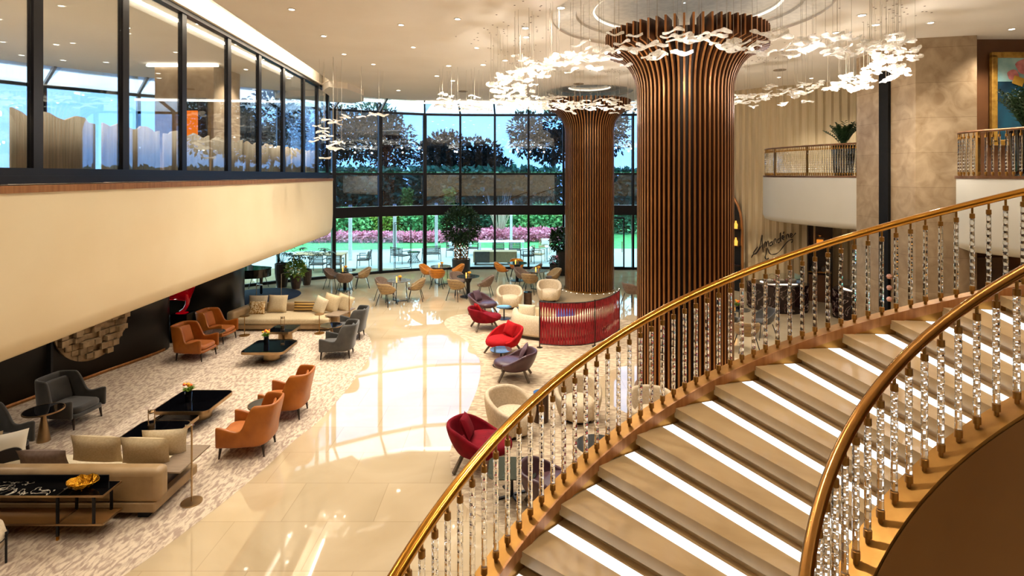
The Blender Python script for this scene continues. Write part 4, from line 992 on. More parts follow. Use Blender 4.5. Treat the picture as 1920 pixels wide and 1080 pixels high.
# ---------------------------------------------------------------- red / plum lounge chairs
def lounge_chair(label, msh, mse, loc, face, group, cush=None, cl=None, mleg=None, s=1.0):
    t = thing('armchair', label, 'armchair', loc, rzf(*face), group)
    bowl(.30, .43, .24, .40, .66, R(128), .065, msh, t, 'shell', p0=.35, tilt=.07)
    cushion_disc(.37, .42, .15, mse, t, (0, -.09, .27))
    for x, y in ((-.25, -.24), (.25, -.24), (-.22, .24), (.22, .24)):
        b = MB(); a = math.atan2(y, x); b.beam((x * 1.45, y * 1.45, .012), (x * .9, y * .9, .27), .045, .05); b.build('leg', mleg or M['taper'], t, bevel=.006)
    t.scale = (s, s, s)
    if cush:
        d = Vector((face[0], face[1], 0)).normalized(); o = pillow(.40, .36, .13, cush, None, (loc[0] - d.x * .2 * s, loc[1] - d.y * .2 * s, .57 * s + .03)); o.rotation_euler = (.42, .12, rzf(*face) + PI + .15)
        o.rotation_euler = (-.45, .1, rzf(*face)); tag(o, cl, 'cushion')
    return t
RG, PG = 'red lounge armchairs', 'plum lounge armchairs'
lounge_chair('bright red lounge armchair facing left, touching the beige sofa back by the red cord screen', M['red'], M['red'], (-.2, 13.95, 0), (-.75, -.66), RG, M['red'], 'bright red cushion on the red armchair in front of the cord screen', None, 1.0)
lounge_chair('crimson lounge armchair turned away, behind the bright red one', M['crimson'], M['crimson'], (-.8, 16.25, 0), (.9, .3), RG, M['red'], 'scarlet cushion poking above the crimson armchair back', None, .97)
lounge_chair('crimson lounge armchair nearest the camera, beside the marble path and brass handrail', M['crimson'], M['crimson'], (-.5, 8.6, 0), (.95, -.1), RG, M['crimson'], 'crimson cushion in the nearest crimson armchair', None, 1.0)
lounge_chair('plum leather lounge armchair facing left, in front of the bright red armchair', M['plum'], M['plum'], (.07, 12.3, 0), (-.95, .1), PG, M['plumfab'], 'plum cushion in the plum armchair in front of the bright red one', None, .95)
lounge_chair('plum lounge armchair farthest back, just behind the crimson one', M['plum'], M['plum'], (-.95, 17.95, 0), (.85, -.45), PG, M['plumfab'], 'pointed plum cushion on the farthest plum armchair', None, .97)
lounge_chair('plum leather lounge armchair seen through the crystal rods next to the dark glass table', M['plum'], M['plum'], (.56, 7.4, 0), (.95, .15), PG, None, None, None, .95)

# ---------------------------------------------------------------- cream barrel chairs
def barrel_chair(label, loc, face, s=1.0):
    t = thing('armchair', label, 'armchair', loc, rzf(*face), 'cream barrel armchairs')
    bowl(.30, .41, .06, .46, .70, R(140), .09, M['boucle'], t, 'shell', p0=.3, tilt=.03, nz=7)
    cushion_disc(.33, .36, .32, M['boucle'], t, (0, -.06, .08), 'seat')
    b = MB(); b.lathe([(.27, 0), (.27, .06)], 28); b.build('base', M['walnut'], t); t.scale = (s, s, s); return t
barrel_chair('cream barrel armchair standing alone behind the crimson armchair, left of the bronze cylinder table', (-.08, 18.85, 0), (.05, -1), 1.0)
barrel_chair('cream barrel armchair just behind the red cord screen, right of the bronze cylinder table', (1.33, 19.85, 0), (-.05, -1), 1.0)
barrel_chair('cream barrel armchair beside the nearest crimson armchair', (-.02, 9.68, 0), (.75, -.65), 1.0)
barrel_chair('cream barrel armchair facing the camera behind the crystal rods', (1.22, 10.25, 0), (-.05, -1), .98)
barrel_chair('cream barrel armchair at the foot of the nearer bronze column', (2.45, 9.75, 0), (-.2, -1), .95)
def cylinder_table(label, loc, h=.5):
    t = thing('side_table', label, 'side table', loc); b = MB(); b.lathe([(.14, 0), (.14, h - .01)], 28); b.build('body', M['core'] if False else mat('dark bronze drum', '#5a4436', '#4c392d', rough=.35, metal=.6), t)
    b = MB(); b.lathe([(.142, h - .01), (.142, h + .006)], 28); b.build('table_top', M['blackglass'], t)
cylinder_table('dark bronze cylinder table between the two far cream armchairs', (.54, 18.95, 0), .5); cylinder_table('dark bronze cylinder table between the two near cream armchairs', (.53, 10.15, 0), .52)

# small tables among the red chairs
t = thing('coffee_table', 'dark smoked glass coffee table with crossed black feet beside the nearest crimson armchair', 'coffee table', (0.0, 7.78, 0))
b = MB(); b.prism(rrect(.66, .6, .12), .38, .395); b.build('table_top', mat('dark green glass', '#3a4038', '#33382f', rough=.05, spec=.8), t, smooth=30)
b = MB(); b.beam((-.24, -.12, .012), (.24, .12, .012), .04, .024); b.beam((-.12, .22, .012), (.12, -.22, .012), .04, .024); b.build('foot', M['blackmetal'], t); b = MB(); b.tube([(0, 0, .02), (0, 0, .38)], .02); b.build('stem', M['blackmetal'], t)
def pedestal(label, loc, r, h, m, foot=.2):
    t = thing('side_table', label, 'side table', loc); b = MB(); b.lathe([(r, h - .018), (r, h)], 32); b.build('table_top', m, t)
    b = MB(); b.lathe([(foot, 0), (foot, .012), (.02, .02), (.02, h - .018)], 24); b.build('stem', M['blackmetal'], t)
pedestal('small round glass table between the bright red and plum armchairs', (-.26, 13.1, 0), .26, .38, M['smoke']); pedestal('small glass table between the two farthest lounge armchairs', (-.25, 17.35, 0), .24, .38, M['smoke'])
pedestal('round dark table seen through the crystal rods above the stair edge', (1.3, 8.45, 0), .33, .4, M['smoke'])

# --- red cord screen and the curved sofa behind it
sa = smoothcurve([(.72, 14.45), (1.3, 14.3), (1.97, 14.42), (2.6, 15.0), (3.07, 15.86)], 24, False); ox, oy = .72, 14.45
t = thing('cord_screen', 'curved screen of twisted red cords on thin dark posts', 'screen', (ox, oy, 0))
L = [0]
for a, c_ in zip(sa, sa[1:]): L.append(L[-1] + math.hypot(c_[0] - a[0], c_[1] - a[1]))
def on(s):
    j = min(max(i for i in range(len(L)) if L[i] <= s + 1e-9), len(sa) - 2); u = (s - L[j]) / (L[j + 1] - L[j]); a, c_ = sa[j], sa[j + 1]
    return (a[0] + (c_[0] - a[0]) * u - ox, a[1] + (c_[1] - a[1]) * u - oy, math.atan2(c_[1] - a[1], c_[0] - a[0]))
HT = 1.2
b = MB()
for z in (.1, HT): b.tube([(x - ox, y - oy, z) for x, y in sa], .014, 6)
b.build('rail', M['walnut'], t)
for s in (0, L[-1] * .49, L[-1]):
    x, y, a = on(s); b = MB(); b.tube([(x, y, 0), (x, y, HT + .03)], .017); b.lathe([(.08, 0), (.08, .012), (.02, .02)], 16, (x, y, 0)); b.build('post', M['walnut'], t)
NC = 44
for k in range(NC):
    s = L[-1] * (k + .6) / (NC + .2); x, y, a = on(s); b = MB(); g = []; pitch = L[-1] / NC; fr = (k + .5) / NC
    for i in range(41):
        z = .11 + (HT - .12) * i / 40
        def lens(c_, h_): return max(0.0, 1 - abs((z - c_) / h_)) ** .8
        gap = .78 * lens(.88 - .06 * fr, .2)
        if fr > .6: gap = max(gap, .72 * lens(.37, .13))
        gap = max(gap, (.13 if fr < .7 else .08) * lens(.36 if fr < .6 else .62, .24 if fr < .6 else .1))
        wv = pitch * .49 * (1.0 - gap); tw = .5 * math.sin(z * 7 + k * .8)
        g.append([(x + math.cos(a) * e * wv, y + math.sin(a) * e * wv + .02 * e * math.sin(tw), z) for e in (-1, -.33, .33, 1)])
    b.grid(g); b.build('red_cord', M['redcord'], t, solid=.008, smooth=60)
cs = smoothcurve([(.02, 15.75), (.15, 15.15), (.75, 14.85), (1.45, 14.85), (2.1, 15.15), (2.65, 15.75), (2.95, 16.5)], 10, False)
cs = smoothcurve([(-.02, 16.2), (.12, 15.4), (.75, 15.0), (1.45, 15.0), (2.1, 15.3), (2.62, 15.9), (3.05, 16.8)], 10, False)
t = thing('sofa', 'curved cream sofa seen from behind through the red cord screen', 'sofa', (1.45, 15.0, 0))
def offc(pts, d):
    out = []
    for i, (x, y) in enumerate(pts):
        a, c_ = pts[max(i - 1, 0)], pts[min(i + 1, len(pts) - 1)]; dx, dy = c_[0] - a[0], c_[1] - a[1]; l = math.hypot(dx, dy); out.append((x - dy / l * d - 1.45, y + dx / l * d - 15.0))
    return out
o0, o1, o2 = offc(cs, 0), offc(cs, .2), offc(cs, .8)
b = MB(); b.grid([[(*p, .08), (*p, .5), (*[(u + v) / 2 for u, v in zip(p, q)], .66), (*q, .6), (*q, .3)] for p, q in zip(o0, o1)]); b.build('backrest', M['boucle'], t, solid=.03, sub=1, smooth=80)
b = MB(); b.grid([[(*q, .1), (*q, .38), (*r_, .38), (*r_, .1)] for q, r_ in zip(o1, o2)]); b.build('seat', M['linenl'], t, solid=.02, smooth=40)
b = MB(); b.grid([[(*p, .0), (*p, .08), (*r_, .08), (*r_, 0)] for p, r_ in zip(offc(cs, .05), offc(cs, .7))]); b.build('base', M['walnut'], t)
put_pillow('sand cushion on the curved cream sofa, left of the cord screen post', .42, 15.75, .62, .5, .4, .16, M['linenl'], .3, .2, .1, 'cushions on the curved sofa')
put_pillow('light beige cushion on the curved cream sofa just behind the cord screen post', .9, 15.55, .6, .5, .38, .16, M['linen'], .3, .1, .0, 'cushions on the curved sofa')
put_pillow('blue violet cushion on the curved cream sofa behind the red cords', 1.5, 15.55, .58, .55, .36, .16, mat('violet blue fabric', '#5a62a8', '#4c5494', rough=.8), .3, -.05, 0, 'cushions on the curved sofa')
# ---------------------------------------------------------------- dining tub chairs and round tables
def tub_proto(m, min_):
    t = bpy.data.objects.new('tub_chair', None); C.objects.link(t)
    bowl(.17, .31, .40, .56, .80, R(125), .04, m, t, 'shell', p0=.3, tilt=.05, ey=.95)
    b = MB()
    for z in (.52, .62, .72):
        pts = []
        for i in range(17):
            ph = -1.25 + 2.5 * i / 16; u = (z - .40) / .40; k = math.sin(u * PI / 2) ** .8; r = .17 + .14 * k + .024; pts.append((r * math.sin(ph), r * math.cos(ph) * .95 + .05 * u * max(0, math.cos(ph)), z - .03 * (1 - math.cos(ph))))
        b.tube(pts, .006, 5)
    b.build('seam', min_, t)
    cushion_disc(.25, .25, .07, min_, t, (0, -.04, .41))
    for x, y in ((-.17, -.16), (.17, -.16), (-.17, .17), (.17, .17)):
        b = MB(); b.tube([(x * 1.55, y * 1.6, 0), (x, y, .41)], .012, 6); b.build('leg', M['blackmetal'], t)
    return t
TP = {'tan': tub_proto(M['chairtan'], M['chairtaupe']), 'taupe': tub_proto(M['chairtaupe'], M['chairtaupe']), 'orange': tub_proto(M['chairorange'], mat('rust leather', '#a45a22', rough=.5)), 'grey': tub_proto(M['greyvelvet'], M['greyvelvet'])}
used = set()
def tub(kind, loc, face, label):
    src = TP[kind]; l = (loc[0], loc[1], 0)
    if kind in used: o = copy_tree(src, l, rzf(*face), label)
    else: o = src; used.add(kind); o.location = l; o.rotation_euler = (0, 0, rzf(*face))
    return tag(o, label, 'chair', 'tub chairs around the cafe tables')
def cafe_table(label, loc, r=.42, h=.76, top=None, foot='disc'):
    t = thing('cafe_table', label, 'table', (loc[0], loc[1], 0), 0, 'round cafe tables')
    b = MB(); b.lathe([(r - .01, h - .022), (r, h - .015), (r, h)], 36); b.build('table_top', top or M['smoke'], t)
    b = MB()
    if foot == 'disc': b.lathe([(.30, 0), (.30, .012), (.07, .018), (.07, h - .25), (.2, h - .022)], 28)
    else:
        for k in range(3):
            a = 2 * PI * k / 3 + .4; b.tube([(.3 * math.cos(a), .3 * math.sin(a), 0), (.26 * math.cos(a), .26 * math.sin(a), h - .02)], .014, 6); b.tube([(.3 * math.cos(a), .3 * math.sin(a), .02), (0, 0, .02)], .016, 6)
    b.build('stand', M['blackmetal'], t)
def posy(label, loc, z=.762):
    t = thing('bud_vase', label, 'vase', (loc[0], loc[1], z), 0, 'candles and posies on the cafe tables'); b = MB(); b.lathe([(.035, 0), (.04, .09), (.035, .1)], 14); b.build('glass', M['champagne'], t)
    for k in range(5):
        a = 2 * PI * k / 5; b = MB(); b.lathe([(.001, -.035), (.04, -.01), (.035, .02), (.001, .035)], 8); b.build('bloom', M['yellowflower'], t, (.03 * math.cos(a), .03 * math.sin(a), .13 + .02 * (k % 2)))
    b = MB(); b.lathe([(.022, 0), (.022, .13)], 10, (-.12, .02, 0))
    o = b.build('candle_glass', M['flame'], loc=(loc[0], loc[1], z)); tag(o, label.replace('yellow posy', 'glowing candle glass'), 'candle', 'candles and posies on the cafe tables')
GR = [  # table xy, foot, top, chairs (kind, xy, facing, words)
    ((-6.57, 21.8), 'disc', 'leftmost cafe table, near the planters', [('taupe', (-7.12, 22.0), (1, -.1), 'at the left of the leftmost cafe table'), ('taupe', (-6.4, 21.2), (-.1, 1), 'seen from behind at the leftmost cafe table'), ('tan', (-5.98, 22.15), (-1, -.3), 'at the right of the leftmost cafe table')]),
    ((-4.02, 19.7), 'tri', 'cafe table standing free left of the marble path, on three thin legs', [('taupe', (-4.6, 20.0), (1, -.3), 'on the far left of the free-standing cafe table'), ('tan', (-4.32, 19.15), (.45, .9), 'seen from behind at the free-standing cafe table'), ('tan', (-3.45, 19.85), (-1, -.1), 'at the right of the free-standing cafe table')]),
    ((-2.92, 22.75), 'tri', 'cafe table with orange chairs, left of the potted tree', [('orange', (-3.5, 22.95), (1, -.15), 'at the left of the table by the potted tree'), ('orange', (-2.98, 22.1), (0, 1), 'seen from behind at the table by the potted tree'), ('orange', (-2.32, 23.0), (-1, -.15), 'at the right of the table by the potted tree')]),
    ((-1.62, 20.5), 'disc', 'cafe table in front of the tree planter', [('taupe', (-2.05, 21.0), (.6, -.8), 'on the far side of the table by the tree planter'), ('tan', (-2.0, 19.95), (.5, .85), 'seen from behind at the cafe table in front of the tree planter'), ('taupe', (-1.0, 20.45), (-1, .1), 'at the right of the cafe table in front of the tree planter')]),
    ((.22, 23.6), 'disc', 'cafe table with the dark trumpet stand near the glass', [('orange', (-.42, 23.55), (1, .1), 'at the left of the table with the dark trumpet stand'), ('orange', (.2, 24.3), (0, -1), 'on the window side of the table with the dark trumpet stand'), ('taupe', (.92, 23.2), (-1, .35), 'at the right of the table with the dark trumpet stand')]),
    ((1.0, 21.7), 'tri', 'cafe table just left of the farther bronze column', [('taupe', (.42, 22.1), (1, -.5), 'on the far left of the table next to the farther column'), ('tan', (.68, 21.1), (.35, .95), 'seen from behind at the table next to the farther column'), ('tan', (1.62, 21.95), (-1, -.35), 'at the right of the table next to the farther column')]),
    ((4.98, 20.0), 'disc', 'cafe table seen between the two bronze columns', [('taupe', (4.15, 19.2), (.8, .55), 'seen from behind between the two bronze columns')]),
]
for (xy, ft, words, chairs) in GR:
    cafe_table('round ' + words, xy, .42, .76, M['smoke'] if ft != 'tri' else mat('grey stone top', '#7e7871', '#6c675f', rough=.12), ft)
    posy('yellow posy on the ' + words.split(',')[0], (xy[0] + .05, xy[1] - .05))
    for kind, cxy, fc, wd in chairs: tub(kind, cxy, fc, {'tan': 'tan', 'taupe': 'taupe', 'orange': 'orange'}[kind] + ' tub chair ' + wd)
# lounge group right of the nearer column, seen through the crystal rods
tub('grey', (6.95, 15.35), (-1, -.1), 'dark grey tub chair seen through the crystal rods, facing the nearer column')
tub('grey', (6.15, 15.6), (1, -.3), 'dark grey tub chair half hidden behind the nearer bronze column')
tub('tan', (6.0, 14.2), (.1, 1), 'pale tub chair seen from behind right at the edge of the nearer bronze column')
tub('grey', (6.35, 16.9), (.2, -1), 'dark blue grey tub chair farthest back beside the small table at the nearer column')
pedestal('small dark round table with orange flowers right of the nearer bronze column', (6.6, 16.1, 0), .3, .6, M['smoke'])
vase('little dark vase of orange flowers on the round table right of the nearer column', (6.55, 16.1, .604), h=.1)

# ---------------------------------------------------------------- plants
def foliage(b, rnd, n, c, r, L=.16, wd=.07, shell=.55, sy=1.0, sz=1.0):
    for k in range(n):
        d = Vector((rnd.gauss(0, 1), rnd.gauss(0, 1), rnd.gauss(0, 1))).normalized(); rr = r * (shell + (1 - shell) * rnd.random() ** .5)
        p = Vector(c) + Vector((d.x, d.y * sy, d.z * sz)) * rr; d2 = (d + Vector((rnd.gauss(0, .5), rnd.gauss(0, .5), rnd.gauss(0, .5)))).normalized()
        b.leaf(p, d2, (rnd.gauss(0, .4), rnd.gauss(0, .4), 1), L * rnd.uniform(.6, 1.3), wd)
t = thing('potted_tree', 'round clipped tree with lit lattice trunk in a charcoal planter by the glass', 'plant', (-2.32, 25.3, 0)); rnd = random.Random(2)
b = MB(); b.lathe([(.37, 0), (.4, .02), (.42, .68), (.37, .68), (.36, .6)], 32); b.build('planter', M['darkpot'], t)
b = MB()
for i in range(12):
    a = 2 * PI * i / 12; tw = 2.2
    for s_ in (1, -1): b.tube([(.3 * math.cos(a + s_ * tw * u), .3 * math.sin(a + s_ * tw * u), .6 + .85 * u) for u in [k / 8 for k in range(9)]], .018, 5)
b.build('lattice_trunk', mat('pale braided bark', '#9a7a5c', '#6f553d', rough=.7, scale=9), t)
for i in range(40):
    a, z = rnd.random() * 2 * PI, rnd.uniform(.62, 1.45); bb = MB(); bb.lathe([(.001, -.012), (.012, 0), (.001, .012)], 6); bb.build('fairy_light', M['bulb'], t, (.32 * math.cos(a), .32 * math.sin(a), z))
b = MB(); foliage(b, rnd, 2600, (0, 0, 2.2), .86, .17, .075, .35, 1, 1.02); b.build('crown', M['leaf'], t, smooth=0)
def tallpot(label, loc, r, h, plant):
    t = thing('planter', label, 'plant', loc); rnd = random.Random(int(abs(loc[0] * 100)))
    b = MB(); n = 28; o = []
    for z, k in ((0, .68), (.02, .7), (h * .6, .98), (h, 1), (h, .88), (h - .06, .86)):
        o.append([(r * k * (1 + .03 * (j % 2)) * math.cos(2 * PI * j / n), r * k * (1 + .03 * (j % 2)) * math.sin(2 * PI * j / n), z) for j in range(n)])
    b.grid(list(map(list, zip(*o))), closeu=True); b.build('pot', M['ribpot'], t, smooth=20)
    b = MB(); b.lathe([(r * .86, h - .06), (.01, h - .04)], 20, cap=False); b.build('soil', M['core'], t)
    b = MB()
    if plant == 'palm':
        for k in range(13):
            a = 2 * PI * k / 13 + rnd.random(); L = rnd.uniform(.6, 1.1); up = rnd.uniform(.5, .95); e = Vector((math.cos(a) * L * .8, math.sin(a) * L * .8, h + up)); b.tube([(0, 0, h - .05), (e.x * .4, e.y * .4, h + up * .7), tuple(e)], .008, 4)
            for q in range(9): b.leaf(tuple(e), (math.cos(a + (q - 4) * .35), math.sin(a + (q - 4) * .35), -.15), (0, 0, 1), rnd.uniform(.3, .5), .085)
        b.build('fronds', M['leaf'], t, smooth=0)
    else:
        foliage(b, rnd, 360, (0, 0, h + .24), .34, .17, .08, .2); b.build('leaves', M['leafl'], t, smooth=0)
        for k in range(14):
            d = Vector((rnd.gauss(0, 1), rnd.gauss(0, 1) - .6, rnd.gauss(0, .7) + .3)).normalized() * .36; f_ = MB(); f_.lathe([(.001, -.03), (.05, -.01), (.045, .02), (.001, .035)], 8)
            f_.build('bloom', mat('cream bloom', '#f1e7b4', '#e5d48d'), t, (d.x, d.y, h + .3 + d.z))
    return t
tallpot('tall ribbed brown pot with a big-leaved palm behind the navy rug', (-9.25, 22.3, 0), .27, .95, 'palm')
tallpot('short ribbed brown pot with pale yellow flowers, right of the palm pot', (-8.55, 21.95, 0), .21, .52, 'flower')
tallpot('middle ribbed brown pot with dark palm leaves, rightmost by the glass', (-8.42, 22.75, 0), .2, .62, 'palm')
t = thing('planter', 'tall black planter with dark green bush left of the farther bronze column', 'plant', (2.3, 25.0, 0)); rnd = random.Random(9)
b = MB(); b.lathe([(.26, 0), (.3, .02), (.32, 1.1), (.28, 1.1), (.27, 1.0)], 24); b.build('pot', M['darkpot'], t); b = MB(); foliage(b, rnd, 650, (-.05, 0, 1.55), .55, .22, .1, .2); b.build('leaves', M['leaf'], t, smooth=0)
t = thing('planter', 'small black pot with pink flowers in front of the tall black planter', 'plant', (1.85, 24.35, 0)); b = MB(); b.lathe([(.15, 0), (.18, .02), (.2, .6), (.17, .6), (.16, .54)], 24); b.build('pot', M['darkpot'], t)
b = MB(); foliage(b, rnd, 120, (0, 0, .7), .2, .12, .07, .2); b.build('leaves', M['leaf'], t, smooth=0); b = MB(); foliage(b, rnd, 60, (0, 0, .8), .18, .07, .06, .4); b.build('blooms', M['pinkflower'], t, smooth=0)
def zz_plant(label, loc, h, potr, poth, n):
    t = thing('planter', label, 'plant', loc); rnd = random.Random(int(loc[1] * 10)); b = MB(); b.lathe([(potr * .6, 0), (potr * .75, .02), (potr, poth), (potr * .85, poth), (potr * .8, poth - .05)], 28); b.build('pot', M['blacklacq'], t)
    b = MB()
    for k in range(n):
        a = rnd.random() * 2 * PI; ou = rnd.uniform(.1, .55); tip = Vector((math.cos(a) * ou, math.sin(a) * ou, poth + h * rnd.uniform(.6, 1)))
        st_ = Vector((0, 0, poth - .05)); b.tube([tuple(st_), tuple((st_ + tip) / 2 + Vector((0, 0, .08))), tuple(tip)], .008, 4)
        for q in range(14):
            u = .25 + .75 * q / 13; p = st_.lerp(tip, u) + Vector((0, 0, .3 * u * (1 - u))); s_ = 1 if q % 2 else -1; b.leaf(tuple(p), (-math.sin(a) * s_ + math.cos(a) * .4, math.cos(a) * s_ + math.sin(a) * .4, .5), (0, 0, 1), .13, .055)
    b.build('stems', M['leaf'], t, smooth=0); return t
zz_plant('potted green plant in a tall black pot on the far balcony behind the crystal railing', (10.15, 17.0, 4.40), .7, .34, 1.0, 46)
zz_plant('potted green plant in a tall black pot in front of the large painting', (10.85, 11.7, 4.40), .85, .3, 1.05, 60)

# ---------------------------------------------------------------- grand piano
t = thing('grand_piano', 'black grand piano on the navy rug behind the black wall', 'piano', (-10.2, 20.95, .024), R(8))
poly = [(-1.0, -.75), (.2, -.75), (.75, -.62), (1.05, -.3), (1.02, .05), (.6, .3), (.25, .5), (.1, .72), (-1.0, .75)]
b = MB(); b.prism(smoothcurve(poly[1:-1], 4, False) + [(-1.0, .75), (-1.0, -.75)], .66, .95); b.build('case', M['blacklacq'], t, bevel=.01)
b = MB(); b.prism([(x * 1.02, y * 1.02) for x, y in smoothcurve(poly[1:-1], 4, False) + [(-1.0, .75), (-1.0, -.75)]], .95, .975); b.build('lid', M['blacklacq'], t)
b = MB(); b.box((-1.12, 0, .72), (.26, 1.46, .09)); b.build('keyboard', M['white'], t)
for x, y in ((-.85, -.6), (-.85, .6), (.75, -.2)):
    b = MB(); b.lathe([(.03, 0), (.05, .05), (.045, .3), (.07, .66)], 12, (x, y, 0)); b.build('leg', M['blacklacq'], t)
t = thing('music_stand', 'thin chrome stand with a small head beside the piano rug', 'stand', (-8.05, 19.35, 0)); b = MB(); b.tube([(0, 0, .01), (0, 0, 1.05), (.28, 0, 1.1)], .011); b.lathe([(.14, 0), (.14, .012)], 20); b.build('pole', M['chrome'], t)
tub('grey', (-10.1, 22.1), (-.2, -1), 'dark grey tub chair on the far side of the grand piano')

# ---------------------------------------------------------------- sweet shop corner on the right
def counter(label, pts, h, z0=.0):
    t = thing('display_counter', label, 'counter', (pts[0][0], pts[0][1], 0)); ox, oy = pts[0]
    b = MB(); b.prism([(x - ox, y - oy) for x, y in pts], .06, h - .05); b.build('body', M['redmarble'], t, smooth=30)
    cx, cy = sum(p[0] for p in pts) / len(pts) - ox, sum(p[1] for p in pts) / len(pts) - oy
    b = MB(); b.prism([((x - ox - cx) * .96 + cx, (y - oy - cy) * .96 + cy) for x, y in pts], 0, .06); b.build('plinth', M['walnut'], t, smooth=0)
    b = MB(); b.prism([((x - ox - cx) * 1.01 + cx, (y - oy - cy) * 1.01 + cy) for x, y in pts], h - .05, h); b.build('worktop', M['redmarble'], t, smooth=0)
    b = MB(); b.prism([((x - ox - cx) * .62 + cx, (y - oy - cy) * .5 + cy + .05) for x, y in pts], h, h + .02); b.build('light_panel', emis('lit display base', '#fff4e4', 3.0), t, smooth=0)
    return t, (ox + cx, oy + cy)
c1, q1 = counter('large dark red marble display counter with lit glass case left of the travertine pier', [(8.0, 18.9), (8.15, 18.35), (8.55, 17.95), (9.1, 17.85), (9.65, 18.05), (9.85, 18.35), (9.7, 19.0), (8.9, 19.3)], .9)
c2, q2 = counter('dark red marble display counter mostly hidden by the travertine pier', [(10.15, 17.6), (10.2, 17.2), (10.5, 16.95), (11.4, 16.85), (11.9, 17.3), (11.7, 18.0), (10.6, 18.1)], .9)
for c_, q, nm in ((c1, q1, 'large'), (c2, q2, 'half hidden')):
    t = thing('glass_case', 'low glass pastry case on the %s marble counter' % nm, 'display case', (q[0], q[1], .93)); b = MB(); b.box((0, 0, .13), (1.1 if nm == 'large' else .8, .5, .26)); b.build('glass_box', M['glassclear'], t, smooth=0)
    b = MB(); b.box((0, 0, .005), (1.14 if nm == 'large' else .84, .54, .02)); b.build('frame', M['champagne'], t, smooth=0)
    for k in range(5 if nm == 'large' else 3):
        o = MB().lathe([(.07, 0), (.085, .05), (.07, .08), (.001, .1)], 14).build('cake', mat('cream cake', '#efe0cc') if k % 2 == 0 else mat('pink cake', '#d99a90'), loc=(q[0] - .4 + .2 * k if nm == 'large' else q[0] - .2 + .2 * k, q[1], .946))
        tag(o, ['cream', 'pink'][k % 2] + ' iced cake in the glass case on the %s counter' % nm, 'cake', 'cakes in the %s glass case' % nm)
# niche shelves in the fluted wall
t = thing('niche_shelf', 'dark niche shelf unit in the fluted wall with a lit amber decanter', 'shelf', (11.0, 19.8, 0), R(-33))
b = MB(); b.box((0, .1, 1.55), (.72, .1, 3.1)); b.build('back_panel', M['walnut'], t)
b = MB(); b.box((0, -.06, .48), (.7, .26, .96)); b.build('cabinet_door', M['brownpanel'], t, bevel=.008)
for z in (1.05, 1.95):
    b = MB(); b.box((0, -.06, z), (.72, .3, .04)); b.build('shelf', M['bronzecap'], t)
for x in (-.37, .37):
    b = MB(); b.box((x, -.02, 1.55), (.03, .3, 3.1)); b.build('side_panel', M['walnut'], t)
px_, py_ = 10.88, 19.6
t = thing('decanter', 'square glass decanter with amber content on the upper niche shelf', 'decanter', (px_, py_, 1.971), R(-33)); b = MB(); b.box((0, 0, .16), (.3, .14, .32)); b.build('glass_body', M['glassclear'], t); b = MB(); b.box((0, 0, .13), (.2, .09, .22)); b.build('amber_block', emis('amber glow', '#e07a20', 1.2), t); b = MB(); b.lathe([(.05, .32), (.03, .36), (.06, .4), (.001, .44)], 12); b.build('stopper', M['chrome'], t)
for k, x in enumerate((-.18, .16)):
    t = thing('glass_dome', ('left' if k == 0 else 'right') + ' glass cake dome on the lower niche shelf', 'dome', (px_ + x * .84, py_ - x * .54, 1.072)); b = MB(); b.lathe([(.13, .02), (.13, .12), (.09, .2), (.001, .23)], 18, cap=False); b.build('dome', M['glassclear'], t); b = MB(); b.lathe([(.14, 0), (.14, .018)], 18); b.build('tray', M['brass'], t)
    b = MB(); b.lathe([(.001, .225), (.025, .245), (.001, .27)], 10); b.build('knob', M['brass'], t)
# dark arched opening beside the nearer column
t = thing('arched_opening', 'dark bronze arched opening with glowing shelves at the right edge of the nearer column', 'opening', (8.35, 22.05, 0), R(-55))
b = MB(); arc = [(-.9, 0), (-.9, 2.4)] + [(-.9 * math.cos(i / 14 * PI), 2.4 + 1.5 * math.sin(i / 14 * PI)) for i in range(1, 14)] + [(.9, 2.4), (.9, 0)]
b.add([(x, 0, z) for x, z in arc], [tuple(range(len(arc)))]); b.build('dark_back', M['dark'], t, solid=.03, smooth=0)
b = MB(); b.tube([(x, -.03, z) for x, z in arc], .05, 6); b.build('bronze_frame', M['bronze'], t)
for z, e in ((1.0, 0), (1.75, 1), (2.4, 1)):
    b = MB(); b.box((0, -.1, z), (1.7, .2, .05)); b.build('shelf', M['walnut'], t)
    if e:
        for k in range(7):
            b = MB(); b.lathe([(.06, 0), (.07, .16), (.03, .24), (.03, .3)], 10, (-.65 + .22 * k, -.1, z + .026)); b.build('glowing_bottle', emis('amber bottle', '#f0a040', 1.6), t)
# script sign drawn in bent metal on the fluted wall
sg = [[(285, 430), (300, 405), (330, 385), (352, 338), (370, 252), (371, 320), (379, 386)], [(336, 343), (302, 392), (322, 396), (368, 330)],
      [(386, 352), (386, 322), (397, 305), (400, 344), (407, 311), (417, 300), (421, 338)], [(447, 302), (433, 314), (432, 334), (446, 325), (448, 299), (453, 329)],
      [(462, 322), (463, 292), (474, 281), (481, 314)], [(506, 277), (491, 290), (494, 311), (507, 300), (513, 232), (516, 305)], [(525, 284), (540, 266), (530, 256), (524, 280), (541, 289)], [(541, 224), (534, 241)],
      [(559, 286), (558, 256), (571, 246), (579, 275)], [(590, 264), (605, 246), (595, 239), (588, 260), (600, 270), (632, 236)],
      [(403, 352), (402, 395), (393, 425), (404, 440), (421, 432)], [(411, 352), (430, 396), (458, 403), (500, 384), (558, 312), (598, 286), (607, 296), (598, 312)]]
A0, B0 = Vector((9.05, 21.15, 0)), Vector((10.35, 20.02, 0)); e_ = (B0 - A0).normalized(); n_ = Vector((e_.y, -e_.x, 0)); org = A0 + n_ * .06
sgn = thing('script_sign', 'dark metal handwriting sign reading Amandéne on the pale fluted wall', 'sign', tuple(org))
b = MB()
